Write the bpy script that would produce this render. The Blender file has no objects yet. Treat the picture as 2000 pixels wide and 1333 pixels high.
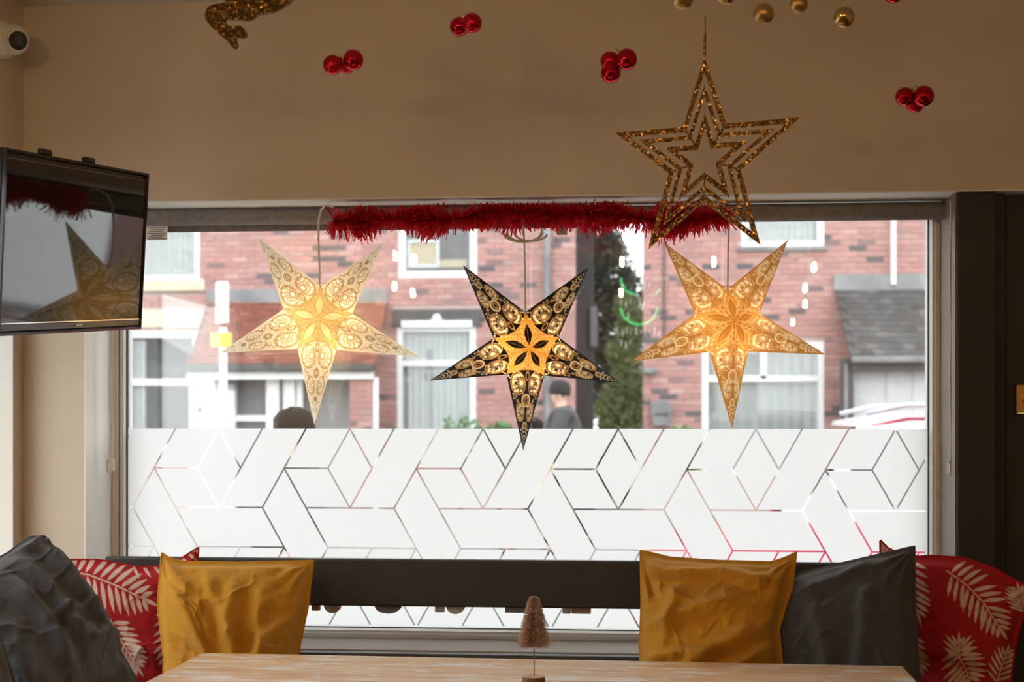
import bpy, bmesh, math, random
import numpy as np
from mathutils import Vector, Matrix

# ------------------------------------------------------------------ camera, sky, exposure
SC = bpy.context.scene
COL = SC.collection
FPX, YH = 2778.0, 810.0            # focal length in pixels of a 2000 px wide frame, horizon row
YAW = math.atan(0.085)
EYE = Vector((0, 0, 1.35))
FWD = Vector((-math.sin(YAW), math.cos(YAW), 0)); RGT = Vector((math.cos(YAW), math.sin(YAW), 0)); UP = Vector((0, 0, 1))

cam_d = bpy.data.cameras.new('camera')
cam_d.sensor_width = 36.0
cam_d.lens = FPX * 36.0 / 2000.0
cam_d.shift_y = (YH - 666.5) / 2000.0
cam_d.clip_start = 0.05; cam_d.clip_end = 300
cam_d.dof.use_dof = True
cam_d.dof.focus_distance = 3.75
cam_d.dof.aperture_fstop = 3.8
cam = bpy.data.objects.new('camera', cam_d)
COL.objects.link(cam)
cam.location = EYE
cam.rotation_euler = (math.pi / 2, 0, YAW)
SC.camera = cam

world = bpy.data.worlds.new('overcast_sky'); SC.world = world
world.use_nodes = True
_wn = world.node_tree.nodes; _wl = world.node_tree.links
_bg = _wn.get('Background')
_bg.inputs['Color'].default_value = (0.98, 0.99, 1.0, 1)
_bg.inputs['Strength'].default_value = 4.2

SC.view_settings.view_transform = 'Standard'
SC.view_settings.look = 'None'
SC.view_settings.gamma = 1.0
SC.view_settings.use_curve_mapping = False
SC.view_settings.exposure = 0.0
SC.cycles.max_bounces = 6
SC.cycles.diffuse_bounces = 4
SC.cycles.glossy_bounces = 3
SC.cycles.transmission_bounces = 4
SC.cycles.adaptive_threshold = 0.10
SC.cycles.adaptive_min_samples = 16
SC.cycles.transparent_max_bounces = 24
SC.cycles.sample_clamp_indirect = 6.0
SC.cycles.caustics_reflective = False
SC.cycles.caustics_refractive = False

BULB_STRENGTH = 450.0

random.seed(7)
RNG = np.random.default_rng(7)

# ------------------------------------------------------------------ helpers
def ray(px, py):
    return FWD + RGT * ((px - 1000) / FPX) + UP * ((YH - py) / FPX)
def P(px, py, Y):
    """world point seen at a pixel of the photo, on the wall-parallel plane y = Y"""
    d = ray(px, py)
    return EYE + d * (Y / d.y)
def PD(px, py, t):
    return EYE + ray(px, py) * t
def tag(o, label=None, cat=None, group=None, kind=None):
    if label: o['label'] = label
    if cat: o['category'] = cat
    if group: o['group'] = group
    if kind: o['kind'] = kind
    return o
def link(o, parent=None):
    COL.objects.link(o)
    if parent is not None: o.parent = parent
    return o
def empty(name, loc=(0, 0, 0), parent=None):
    o = bpy.data.objects.new(name, None)
    o.empty_display_size = 0.05
    link(o, parent); o.location = loc
    return o
def rebase(root):
    """children were modelled in world space: keep them there under a moved root"""
    inv = Matrix.Translation(-Vector(root.location))
    for c in root.children:
        c.matrix_parent_inverse = inv
def obj(name, verts, faces, mat, parent=None, smooth=False):
    me = bpy.data.meshes.new(name)
    me.from_pydata([tuple(v) for v in verts], [], [tuple(f) for f in faces])
    me.validate(); me.update()
    if smooth:
        me.polygons.foreach_set('use_smooth', [True] * len(me.polygons))
    if mat: me.materials.append(mat)
    o = bpy.data.objects.new(name, me)
    return link(o, parent)
def from_bm(name, bm, mat, parent=None, smooth=False):
    bmesh.ops.recalc_face_normals(bm, faces=bm.faces)
    me = bpy.data.meshes.new(name); bm.to_mesh(me); bm.free()
    if smooth:
        me.polygons.foreach_set('use_smooth', [True] * len(me.polygons))
    if mat: me.materials.append(mat)
    return link(bpy.data.objects.new(name, me), parent)
class MB:
    """collects shapes for one mesh"""
    def __init__(s): s.v = []; s.f = []
    def add(s, v, f):
        n = len(s.v); s.v += [tuple(p) for p in v]; s.f += [tuple(i + n for i in q) for q in f]; return s
    def box(s, a, b):
        x0, y0, z0 = a; x1, y1, z1 = b
        return s.add([(x0,y0,z0),(x1,y0,z0),(x1,y1,z0),(x0,y1,z0),(x0,y0,z1),(x1,y0,z1),(x1,y1,z1),(x0,y1,z1)],
                     [(0,3,2,1),(4,5,6,7),(0,1,5,4),(1,2,6,5),(2,3,7,6),(3,0,4,7)])
    def hexa(s, p):   # eight corners, bottom four then top four
        return s.add(p, [(0,3,2,1),(4,5,6,7),(0,1,5,4),(1,2,6,5),(2,3,7,6),(3,0,4,7)])
    def tube(s, pts, r, n=8, cap=True):
        pts = [Vector(p) for p in pts]; m = len(pts)
        rs = r if isinstance(r, (list, tuple)) else [r] * m
        v = []; f = []
        t0 = (pts[1] - pts[0]).normalized()
        a = t0.orthogonal().normalized()
        for i in range(m):
            t = (pts[min(i + 1, m - 1)] - pts[max(i - 1, 0)]).normalized()
            a = (a - t * a.dot(t)).normalized(); b = t.cross(a)
            for k in range(n):
                q = 2 * math.pi * k / n
                v.append(pts[i] + (a * math.cos(q) + b * math.sin(q)) * rs[i])
        for i in range(m - 1):
            for k in range(n):
                f.append((i*n+k, i*n+(k+1)%n, (i+1)*n+(k+1)%n, (i+1)*n+k))
        if cap:
            f.append(tuple(range(n))[::-1]); f.append(tuple((m-1)*n+k for k in range(n)))
        return s.add(v, f)
    def lathe(s, prof, c=(0,0,0), n=24, axis=None):
        c = Vector(c); ax = Vector(axis or (0,0,1)).normalized()
        a = ax.orthogonal().normalized(); b = ax.cross(a)
        v = []; f = []; m = len(prof)
        for (r, h) in prof:
            for k in range(n):
                q = 2*math.pi*k/n
                v.append(c + ax*h + (a*math.cos(q) + b*math.sin(q))*r)
        for i in range(m-1):
            for k in range(n):
                f.append((i*n+k, i*n+(k+1)%n, (i+1)*n+(k+1)%n, (i+1)*n+k))
        if prof[0][0] > 1e-5: f.append(tuple(range(n))[::-1])
        if prof[-1][0] > 1e-5: f.append(tuple((m-1)*n+k for k in range(n)))
        return s.add(v, f)
    def ball(s, c, r, n=24, m=14, sc=(1,1,1)):
        c = Vector(c)
        v = [c + Vector((0,0,-r*sc[2]))]; f = []
        for i in range(1, m):
            q = math.pi*i/m
            for k in range(n):
                w = 2*math.pi*k/n
                v.append(c + Vector((r*sc[0]*math.sin(q)*math.cos(w), r*sc[1]*math.sin(q)*math.sin(w), -r*sc[2]*math.cos(q))))
        v.append(c + Vector((0,0,r*sc[2]))); e = len(v)-1
        for k in range(n): f.append((0, 1+(k+1)%n, 1+k)); f.append((e, e-n+k, e-n+(k+1)%n))
        for i in range(m-2):
            for k in range(n): f.append((1+i*n+k, 1+i*n+(k+1)%n, 1+(i+1)*n+(k+1)%n, 1+(i+1)*n+k))
        return s.add(v, f)
    def prism(s, poly, d):   # flat polygon pushed along vector d
        n = len(poly); d = Vector(d)
        v = [Vector(p) for p in poly] + [Vector(p) + d for p in poly]
        f = [tuple(range(n))[::-1], tuple(range(n, 2*n))] + [(i, (i+1)%n, n+(i+1)%n, n+i) for i in range(n)]
        return s.add(v, f)
    def frame(s, x0, x1, z0, z1, prof, base_y):
        """mitred rectangular frame; prof = list of (inset, dy) swept round the rectangle"""
        v = []; f = []; m = len(prof)
        for (i, dy) in prof:
            y = base_y + dy
            v += [(x0+i,y,z0+i),(x1-i,y,z0+i),(x1-i,y,z1-i),(x0+i,y,z1-i)]
        for a in range(m):
            b = (a+1) % m
            for k in range(4):
                f.append((a*4+k, a*4+(k+1)%4, b*4+(k+1)%4, b*4+k))
        return s.add(v, f)
    def build(s, name, mat, parent=None, smooth=False, bevel=0.0, seg=2):
        bm = bmesh.new()
        vs = [bm.verts.new(p) for p in s.v]
        for q in s.f:
            try: bm.faces.new([vs[i] for i in q])
            except ValueError: pass
        if bevel > 0:
            bmesh.ops.recalc_face_normals(bm, faces=bm.faces)
            es = [e for e in bm.edges if len(e.link_faces) == 2 and e.calc_face_angle(0) > 0.5]
            bmesh.ops.bevel(bm, geom=es, offset=bevel, segments=seg, profile=0.5, affect='EDGES', clamp_overlap=True)
        o = from_bm(name, bm, mat, parent, smooth)
        if smooth and bevel > 0:
            pass
        return o
def smooth_by_angle(o, ang=0.6):
    me = o.data
    me.polygons.foreach_set('use_smooth', [True]*len(me.polygons))
    me.set_sharp_from_angle(angle=ang)
    return o
def copy_tree(o, parent=None):
    c = o.copy(); link(c)
    c.parent = parent
    if parent is not None: c.matrix_parent_inverse = o.matrix_parent_inverse.copy()
    for ch in list(o.children): copy_tree(ch, c)
    return c

# ------------------------------------------------------------------ materials
def mat_new(name):
    m = bpy.data.materials.new(name); m.use_nodes = True
    nt = m.node_tree
    return m, nt, nt.nodes['Principled BSDF']
def mat(name, col, rough=0.5, metal=0.0, var=0.06, scale=8.0, bump=0.0, bscale=200.0, spec=0.5, coat=0.0, trans=0.0, sheen=0.0, stretch=None):
    """procedural principled material: noise-driven colour variation and fine relief"""
    m, nt, b = mat_new(name)
    N, L = nt.nodes, nt.links
    tc = N.new('ShaderNodeTexCoord'); src = tc.outputs['Object']
    if stretch:
        mp = N.new('ShaderNodeMapping'); mp.inputs['Scale'].default_value = stretch
        L.new(src, mp.inputs['Vector']); src = mp.outputs['Vector']
    nz = N.new('ShaderNodeTexNoise'); nz.inputs['Scale'].default_value = scale; nz.inputs['Detail'].default_value = 5
    L.new(src, nz.inputs['Vector'])
    rp = N.new('ShaderNodeValToRGB')
    c = Vector(col)
    rp.color_ramp.elements[0].position = 0.3; rp.color_ramp.elements[1].position = 0.7
    rp.color_ramp.elements[0].color = (*[max(0, x*(1-var)) for x in c], 1)
    rp.color_ramp.elements[1].color = (*[min(1, x*(1+var)) for x in c], 1)
    L.new(nz.outputs['Fac'], rp.inputs['Fac']); L.new(rp.outputs['Color'], b.inputs['Base Color'])
    b.inputs['Roughness'].default_value = rough; b.inputs['Metallic'].default_value = metal
    b.inputs['Specular IOR Level'].default_value = spec
    if coat: b.inputs['Coat Weight'].default_value = coat
    if sheen: b.inputs['Sheen Weight'].default_value = sheen
    if bump:
        n2 = N.new('ShaderNodeTexNoise'); n2.inputs['Scale'].default_value = bscale; n2.inputs['Detail'].default_value = 3
        L.new(src, n2.inputs['Vector'])
        bp = N.new('ShaderNodeBump'); bp.inputs['Strength'].default_value = bump; bp.inputs['Distance'].default_value = 0.002
        L.new(n2.outputs['Fac'], bp.inputs['Height']); L.new(bp.outputs['Normal'], b.inputs['Normal'])
    if trans:
        out = N['Material Output']; tr = N.new('ShaderNodeBsdfTranslucent'); mx = N.new('ShaderNodeMixShader')
        L.new(rp.outputs['Color'], tr.inputs['Color']); mx.inputs['Fac'].default_value = trans
        L.new(b.outputs['BSDF'], mx.inputs[1]); L.new(tr.outputs['BSDF'], mx.inputs[2]); L.new(mx.outputs['Shader'], out.inputs['Surface'])
    return m
def mat_emit(name, col, strength):
    m, nt, b = mat_new(name)
    b.inputs['Base Color'].default_value = (*col, 1)
    b.inputs['Emission Color'].default_value = (*col, 1); b.inputs['Emission Strength'].default_value = strength
    return m
def mat_glass(name, tint=(1, 1, 1), refl=0.05):
    m = bpy.data.materials.new(name); m.use_nodes = True
    N, L = m.node_tree.nodes, m.node_tree.links
    N.clear()
    out = N.new('ShaderNodeOutputMaterial'); mx = N.new('ShaderNodeMixShader')
    tr = N.new('ShaderNodeBsdfTransparent'); tr.inputs['Color'].default_value = (*tint, 1)
    gl = N.new('ShaderNodeBsdfGlossy'); gl.inputs['Roughness'].default_value = 0.0
    lw = N.new('ShaderNodeLayerWeight'); lw.inputs['Blend'].default_value = 0.5
    pw = N.new('ShaderNodeMath'); pw.operation = 'POWER'; pw.inputs[1].default_value = 5
    ma = N.new('ShaderNodeMath'); ma.operation = 'MULTIPLY_ADD'; ma.inputs[1].default_value = 1 - refl; ma.inputs[2].default_value = refl
    L.new(lw.outputs['Facing'], pw.inputs[0]); L.new(pw.outputs[0], ma.inputs[0])
    L.new(ma.outputs[0], mx.inputs['Fac']); L.new(tr.outputs[0], mx.inputs[1]); L.new(gl.outputs[0], mx.inputs[2])
    L.new(mx.outputs[0], out.inputs['Surface'])
    return m
def mat_glitter(name, col, scale=330.0, amt=1.1, rough=0.28):
    m, nt, b = mat_new(name)
    N, L = nt.nodes, nt.links
    tc = N.new('ShaderNodeTexCoord')
    vo = N.new('ShaderNodeTexVoronoi'); vo.inputs['Scale'].default_value = scale
    L.new(tc.outputs['Object'], vo.inputs['Vector'])
    sb = N.new('ShaderNodeVectorMath'); sb.operation = 'SUBTRACT'; sb.inputs[1].default_value = (0.5, 0.5, 0.5)
    sc = N.new('ShaderNodeVectorMath'); sc.operation = 'SCALE'; sc.inputs['Scale'].default_value = amt
    ge = N.new('ShaderNodeNewGeometry')
    ad = N.new('ShaderNodeVectorMath'); ad.operation = 'ADD'; nm = N.new('ShaderNodeVectorMath'); nm.operation = 'NORMALIZE'
    L.new(vo.outputs['Color'], sb.inputs[0]); L.new(sb.outputs[0], sc.inputs[0])
    L.new(ge.outputs['Normal'], ad.inputs[0]); L.new(sc.outputs[0], ad.inputs[1]); L.new(ad.outputs[0], nm.inputs[0])
    L.new(nm.outputs[0], b.inputs['Normal'])
    sx = N.new('ShaderNodeSeparateXYZ'); L.new(vo.outputs['Color'], sx.inputs[0])
    rp = N.new('ShaderNodeValToRGB')
    rp.color_ramp.elements[0].color = (col[0]*0.35, col[1]*0.35, col[2]*0.35, 1)
    rp.color_ramp.elements[1].color = (min(1,col[0]*1.3), min(1,col[1]*1.3), min(1,col[2]*1.3), 1)
    L.new(sx.outputs['Y'], rp.inputs['Fac']); L.new(rp.outputs['Color'], b.inputs['Base Color'])
    b.inputs['Metallic'].default_value = 1.0; b.inputs['Roughness'].default_value = rough
    return m
def mat_attr(name, attr='print', rough=0.85, bump=0.0, bscale=400.0, translucent=False, tweed=None):
    """surface whose printed colour is stored on the mesh; alpha = share of light let through"""
    m, nt, b = mat_new(name)
    N, L = nt.nodes, nt.links
    at = N.new('ShaderNodeAttribute'); at.attribute_name = attr
    tc = N.new('ShaderNodeTexCoord')
    nz = N.new('ShaderNodeTexNoise'); nz.inputs['Scale'].default_value = bscale; nz.inputs['Detail'].default_value = 2
    L.new(tc.outputs['Object'], nz.inputs['Vector'])
    hv = N.new('ShaderNodeHueSaturation'); mr = N.new('ShaderNodeMapRange')
    mr.inputs['To Min'].default_value = 0.86; mr.inputs['To Max'].default_value = 1.12
    L.new(nz.outputs['Fac'], mr.inputs['Value']); L.new(mr.outputs[0], hv.inputs['Value']); L.new(at.outputs['Color'], hv.inputs['Color'])
    L.new(hv.outputs['Color'], b.inputs['Base Color'])
    b.inputs['Roughness'].default_value = rough
    b.inputs['Specular IOR Level'].default_value = 0.25
    if bump:
        bp = N.new('ShaderNodeBump'); bp.inputs['Strength'].default_value = bump; bp.inputs['Distance'].default_value = 0.001
        L.new(nz.outputs['Fac'], bp.inputs['Height']); L.new(bp.outputs['Normal'], b.inputs['Normal'])
    if translucent:
        out = N['Material Output']; tr = N.new('ShaderNodeBsdfTranslucent'); mx = N.new('ShaderNodeMixShader')
        L.new(at.outputs['Color'], tr.inputs['Color']); L.new(at.outputs['Alpha'], mx.inputs['Fac'])
        L.new(b.outputs['BSDF'], mx.inputs[1]); L.new(tr.outputs['BSDF'], mx.inputs[2]); L.new(mx.outputs[0], out.inputs['Surface'])
    return m
def mat_random(name, cols, rough=0.85, bump=0.3, bscale=60.0):
    """each separate piece (object or loose island) takes its own colour from a ramp"""
    m, nt, b = mat_new(name)
    N, L = nt.nodes, nt.links
    oi = N.new('ShaderNodeObjectInfo'); ge = N.new('ShaderNodeNewGeometry')
    ad = N.new('ShaderNodeMath'); ad.operation = 'ADD'; fr = N.new('ShaderNodeMath'); fr.operation = 'FRACT'
    L.new(oi.outputs['Random'], ad.inputs[0]); L.new(ge.outputs['Random Per Island'], ad.inputs[1]); L.new(ad.outputs[0], fr.inputs[0])
    rp = N.new('ShaderNodeValToRGB'); rp.color_ramp.interpolation = 'LINEAR'
    e = rp.color_ramp.elements
    while len(e) < len(cols): e.new(0.5)
    for i, (p, c) in enumerate(cols):
        e[i].position = p; e[i].color = (*c, 1)
    L.new(fr.outputs[0], rp.inputs['Fac'])
    tc = N.new('ShaderNodeTexCoord'); nz = N.new('ShaderNodeTexNoise'); nz.inputs['Scale'].default_value = bscale; nz.inputs['Detail'].default_value = 4
    L.new(tc.outputs['Object'], nz.inputs['Vector'])
    hv = N.new('ShaderNodeHueSaturation'); mr = N.new('ShaderNodeMapRange'); mr.inputs['To Min'].default_value = 0.75; mr.inputs['To Max'].default_value = 1.25
    L.new(nz.outputs['Fac'], mr.inputs['Value']); L.new(mr.outputs[0], hv.inputs['Value']); L.new(rp.outputs['Color'], hv.inputs['Color'])
    L.new(hv.outputs['Color'], b.inputs['Base Color'])
    b.inputs['Roughness'].default_value = rough
    return m

M = {}
M['wall'] = mat('painted_plaster', (0.70, 0.61, 0.485), 0.85, var=0.03, scale=3, bump=0.25, bscale=300)
M['ceiling'] = mat('ceiling_paint', (0.70, 0.66, 0.58), 0.9, var=0.02, scale=2)
M['reveal'] = mat('reveal_paint', (0.84, 0.82, 0.77), 0.6, var=0.02, scale=4)
M['floor'] = mat('dark_floorboards', (0.16, 0.10, 0.06), 0.5, var=0.3, scale=3, stretch=(1, 12, 1))
M['upvc'] = mat('white_upvc', (0.86, 0.86, 0.84), 0.3, var=0.01)
M['gasket'] = mat('black_gasket', (0.03, 0.03, 0.035), 0.6)
M['sill'] = mat('taupe_sill_paint', (0.225, 0.18, 0.14), 0.45, var=0.04, bump=0.15, bscale=500)
M['charcoal'] = mat('charcoal_satin_paint', (0.035, 0.037, 0.036), 0.42, var=0.1, bump=0.08, bscale=600)
M['door'] = mat('dark_green_grey_door_paint', (0.028, 0.031, 0.028), 0.55, var=0.1, bump=0.1, bscale=300)
M['brass'] = mat('polished_brass', (0.80, 0.50, 0.16), 0.2, 1.0, var=0.08)
M['glass'] = mat_glass('window_glass', (0.985, 0.995, 0.99), 0.045)
M['glass_coated'] = mat_glass('coated_window_glass', (0.985, 0.995, 0.99), 0.085)
M['hglass'] = mat('house_window_glass', (0.10, 0.10, 0.11), 0.08, var=0.2, scale=1.5, spec=0.6)
M['white_plastic'] = mat('white_plastic', (0.82, 0.80, 0.75), 0.35, var=0.02)
M['cord'] = mat('cream_flex', (0.72, 0.68, 0.58), 0.45, var=0.03)
M['blind'] = mat('grey_blind_fabric', (0.24, 0.215, 0.21), 0.9, var=0.15, scale=60, bump=0.4, bscale=700)
M['black_plastic'] = mat('black_gloss_plastic', (0.012, 0.012, 0.012), 0.18, var=0.1)
M['screen'] = mat('dark_screen_glass', (0.010, 0.011, 0.012), 0.035, var=0.1, spec=0.42)
M['wire'] = mat('brown_wire', (0.20, 0.13, 0.07), 0.4, 0.6)
M['thread'] = mat('clear_thread', (0.6, 0.55, 0.5), 0.3)
M['label'] = mat('paper_label', (0.78, 0.76, 0.70), 0.8)
M['ink'] = mat('dark_ink', (0.06, 0.055, 0.05), 0.8)
M['red_gloss'] = mat('glossy_red_bauble', (0.62, 0.015, 0.03), 0.06, 1.0, var=0.05)
M['red_matt'] = mat('satin_red_bauble', (0.62, 0.015, 0.03), 0.33, 1.0, var=0.05)
M['gold_gloss'] = mat('glossy_gold_bauble', (0.62, 0.42, 0.16), 0.08, 1.0, var=0.05)
M['gold_matt'] = mat('satin_gold_bauble', (0.55, 0.36, 0.13), 0.36, 1.0, var=0.05)
M['gold_cap'] = mat('gold_bauble_cap', (0.85, 0.58, 0.22), 0.22, 1.0)
M['glitter'] = mat_glitter('gold_glitter', (0.62, 0.34, 0.10), 270, 1.25, 0.22)
M['glitter_shaded'] = mat_glitter('shaded_gold_glitter', (0.22, 0.12, 0.035), 260, 1.2, 0.3)  # gold glitter darkened for the reindeer's unlit side
M['tinsel'] = mat('red_foil', (0.95, 0.030, 0.050), 0.30, 0.40, var=0.35, scale=60, trans=0.40)
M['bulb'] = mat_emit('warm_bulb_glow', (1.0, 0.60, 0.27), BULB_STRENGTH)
# ------------------------------------------------------------------ room shell
WY, WT = 4.10, 0.32                # inner face and thickness of the window wall
XL, XR, YB = -1.81, 2.60, -5.6     # left wall, right wall, back wall
FY, GY = 4.31, 4.345               # window frame face, glass
ZC = P(150, 11, WY).z              # ceiling
OX0, OX1 = P(165, 800, WY).x, P(1870, 800, WY).x
ZTOP = P(1000, 383, WY).z          # soffit
ZSILL = P(900, 1271, WY).z
DOORX = 1.95
def struct(o): return tag(o, kind='structure')

m = MB()
m.box((XL-0.3, WY, -0.35), (OX0, WY+WT, ZC+0.2))
m.box((OX0, WY, ZTOP), (DOORX, WY+WT, ZC+0.2))
m.box((OX0, WY, -0.35), (OX1, WY+WT, ZSILL-0.03))
m.box((DOORX, WY, -0.35), (XR+0.3, WY+WT, ZC+0.2))
struct(m.build('wall_window', M['wall']))
LY0, LY1, LZ0, LZ1 = 1.55, 4.03, 0.72, 1.93     # daylight window in the left wall, just out of the picture
m = MB()
m.box((XL-0.3, YB-0.3, -0.35), (XL, LY0, ZC+0.2)); m.box((XL-0.3, LY1, -0.35), (XL, WY, ZC+0.2))
m.box((XL-0.3, LY0, -0.35), (XL, LY1, LZ0)); m.box((XL-0.3, LY0, LZ1), (XL, LY1, ZC+0.2))
struct(m.build('wall_left', M['wall']))
w2_ = struct(empty('window_2', (XL-0.22, (LY0+LY1)/2, LZ0)))
for (y0_, y1_, z0_, z1_) in ((LY0, LY1, LZ0, LZ0+0.05), (LY0, LY1, LZ1-0.05, LZ1), (LY0, LY0+0.05, LZ0+0.05, LZ1-0.05), (LY1-0.05, LY1, LZ0+0.05, LZ1-0.05), (2.75, 2.81, LZ0+0.05, LZ1-0.05)):
    MB().box((XL-0.26, y0_, z0_), (XL-0.20, y1_, z1_)).build('frame_bar', M['upvc'], w2_)
for (y0_, y1_) in ((LY0+0.05, 2.75), (2.81, LY1-0.05)):
    MB().box((XL-0.235, y0_, LZ0+0.05), (XL-0.231, y1_, LZ1-0.05)).build('glass_pane', M['glass'], w2_)
MB().box((XL-0.20, LY0+0.001, LZ0), (XL+0.012, LY1-0.001, LZ0+0.02)).build('inner_sill', M['reveal'], w2_)
rebase(w2_)
struct(MB().box((XL-0.2, LY1-0.004, LZ0+0.02), (XL+0.001, LY1+0.0, LZ1)).build('trim_7', M['reveal']))
struct(MB().box((XR, YB-0.3, -0.1), (XR+0.3, WY, ZC+0.2)).build('wall_right', M['wall']))
struct(MB().box((XL, YB-0.3, -0.1), (XR, YB, ZC+0.2)).build('wall_back', M['wall']))
struct(MB().box((XL, YB, ZC), (XR, WY, ZC+0.2)).build('ceiling', M['ceiling']))
fl = struct(empty('floor'))
brd = None
for i in range(30):
    w = (XR-XL)/30
    if brd is None:
        brd = MB().box((0.0015, YB, -0.1), (w-0.0015, WY, 0)).build('floorboard', M['floor'], fl)
        brd.location.x = XL
    else:
        c = brd.copy(); link(c, fl); c.location.x = XL + i*w
# painted reveal linings
LT = 0.004
struct(MB().box((OX0, WY-0.001, ZSILL), (OX0+LT, FY+0.02, ZTOP)).build('trim_1', M['reveal']))
struct(MB().box((OX1-LT, WY+0.012, ZSILL), (OX1, FY+0.02, ZTOP)).build('trim_2', M['sill']))
struct(MB().box((OX0+LT, WY-0.001, ZTOP-LT), (DOORX, WY+WT, ZTOP)).build('trim_3', M['reveal']))
sl = MB().box((OX0+LT, WY-0.012, ZSILL-0.03), (OX1-LT, FY+0.03, ZSILL)).build('window_sill', M['sill'], None, bevel=0.006, seg=3)
tag(sl, kind='structure'); sl.name = 'trim_4'

# ------------------------------------------------------------------ window
win = struct(empty('window_1', ((OX0+OX1)/2, FY, ZSILL)))
GX0, GX1 = P(248, 800, GY).x, P(1814, 800, GY).x
GZ0, GZ1 = P(900, 1236, GY).z, ZTOP-0.035
fr = MB()
x0, x1, z0, z1 = OX0+LT, OX1-LT, ZSILL, ZTOP-LT
iL = GX0 - x0
i = min(iL, x1-GX1)
fr.frame(x0, x1, z0, z1, [(0, 0), (0.012, -0.002), (0.014, 0.004), (0.020, 0.004), (0.022, 0.000), (i-0.008, 0.004), (i, 0.022), (i, 0.09), (0, 0.09)], FY)
fr.build('window_frame', M['upvc'], win)
if iL - i > 0.002:
    MB().box((x0+i, FY+0.006, z0+i), (GX0, FY+0.085, z1-i)).build('frame_packer', M['upvc'], win)
zb = z0+i
GX0r, GX1r, GZ0r, GZ1r = GX0, x1-i, zb, z1-i
g = MB().frame(GX0r-0.001, GX1r+0.001, GZ0r-0.001, GZ1r+0.001, [(0, 0), (0.004, 0), (0.004, 0.012), (0, 0.012)], GY-0.006)
g.build('gasket', M['gasket'], win)
MB().box((GX0r, GY, GZ0r), (GX1r, GY+0.004, GZ1r)).build('glass_pane', M['glass_coated'], win)
MB().box((GX0r, GY+0.022, GZ0r), (GX1r, GY+0.026, GZ1r)).build('glass_pane', M['glass'], win)
rebase(win)

# frosted film: separate panels of a geometric pattern with clear gaps between them
def film_material():
    m = bpy.data.materials.new('frosted_film'); m.use_nodes = True
    N, L = m.node_tree.nodes, m.node_tree.links
    N.clear()
    out = N.new('ShaderNodeOutputMaterial'); mx = N.new('ShaderNodeMixShader'); m2 = N.new('ShaderNodeMixShader')
    tr = N.new('ShaderNodeBsdfTranslucent'); df = N.new('ShaderNodeBsdfDiffuse'); gl = N.new('ShaderNodeBsdfGlossy')
    tc = N.new('ShaderNodeTexCoord'); nz = N.new('ShaderNodeTexNoise'); nz.inputs['Scale'].default_value = 900
    rp = N.new('ShaderNodeValToRGB'); rp.color_ramp.elements[0].color = (0.735, 0.735, 0.735, 1); rp.color_ramp.elements[1].color = (0.775, 0.775, 0.775, 1)
    L.new(tc.outputs['Object'], nz.inputs['Vector']); L.new(nz.outputs['Fac'], rp.inputs['Fac'])
    L.new(rp.outputs['Color'], tr.inputs['Color']); L.new(rp.outputs['Color'], df.inputs['Color'])
    gl.inputs['Roughness'].default_value = 0.25
    mx.inputs['Fac'].default_value = 0.12; m2.inputs['Fac'].default_value = 0.03
    L.new(tr.outputs[0], mx.inputs[1]); L.new(df.outputs[0], mx.inputs[2]); L.new(mx.outputs[0], m2.inputs[1]); L.new(gl.outputs[0], m2.inputs[2])
    L.new(m2.outputs[0], out.inputs['Surface'])
    return m
M['film'] = film_material()
film = empty('window_film', ((GX0+GX1)/2, GY-0.001, GZ0r))
tag(film, 'white frosted privacy film with geometric clear lines on lower window glass', 'window film')
A0 = P(301.3, 914, GY); A5 = P(1612, 918, GY)
UNIT = (A5.x - A0.x) / 15.0
FZ0 = P(1000, 838, GY).z
DZ = (FZ0 - P(900, 1228.5, GY).z) / 5.0
def clip(poly, a, b, c):           # keep a*x+b*z<=c
    res = []
    n = len(poly)
    for i in range(n):
        p, q = poly[i], poly[(i+1) % n]
        dp, dq = a*p[0]+b*p[1]-c, a*q[0]+b*q[1]-c
        if dp <= 0: res.append(p)
        if (dp < 0 < dq) or (dq < 0 < dp):
            t = dp/(dp-dq); res.append((p[0]+(q[0]-p[0])*t, p[1]+(q[1]-p[1])*t))
    return res
FACES = [[(0.5,0),(1.5,0),(1,1),(0,1)], [(1.5,0),(2.5,0),(2,1)], [(1.5,0),(2,1),(1.5,2),(1,1)],
         [(2.5,0),(3.5,0),(2.5,2),(1.5,2)], [(0,1),(1,1),(1.5,2),(0.5,2)], [(0.5,2),(2.5,2),(3,3),(1,3)],
         [(0,1),(1,3),(0.5,4),(-0.5,2)], [(1,3),(2,3),(1,5),(0,5)], [(2,3),(3,3),(2.5,4),(1.5,4)],
         [(1.5,4),(2.5,4),(3,5),(2,5)], [(1.5,4),(2,5),(1,5)], [(3,3),(3.5,4),(3,5),(2.5,4)]]
GAP = 0.0026
fx0, fx1 = GX0r+0.004, GX1r-0.004
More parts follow.
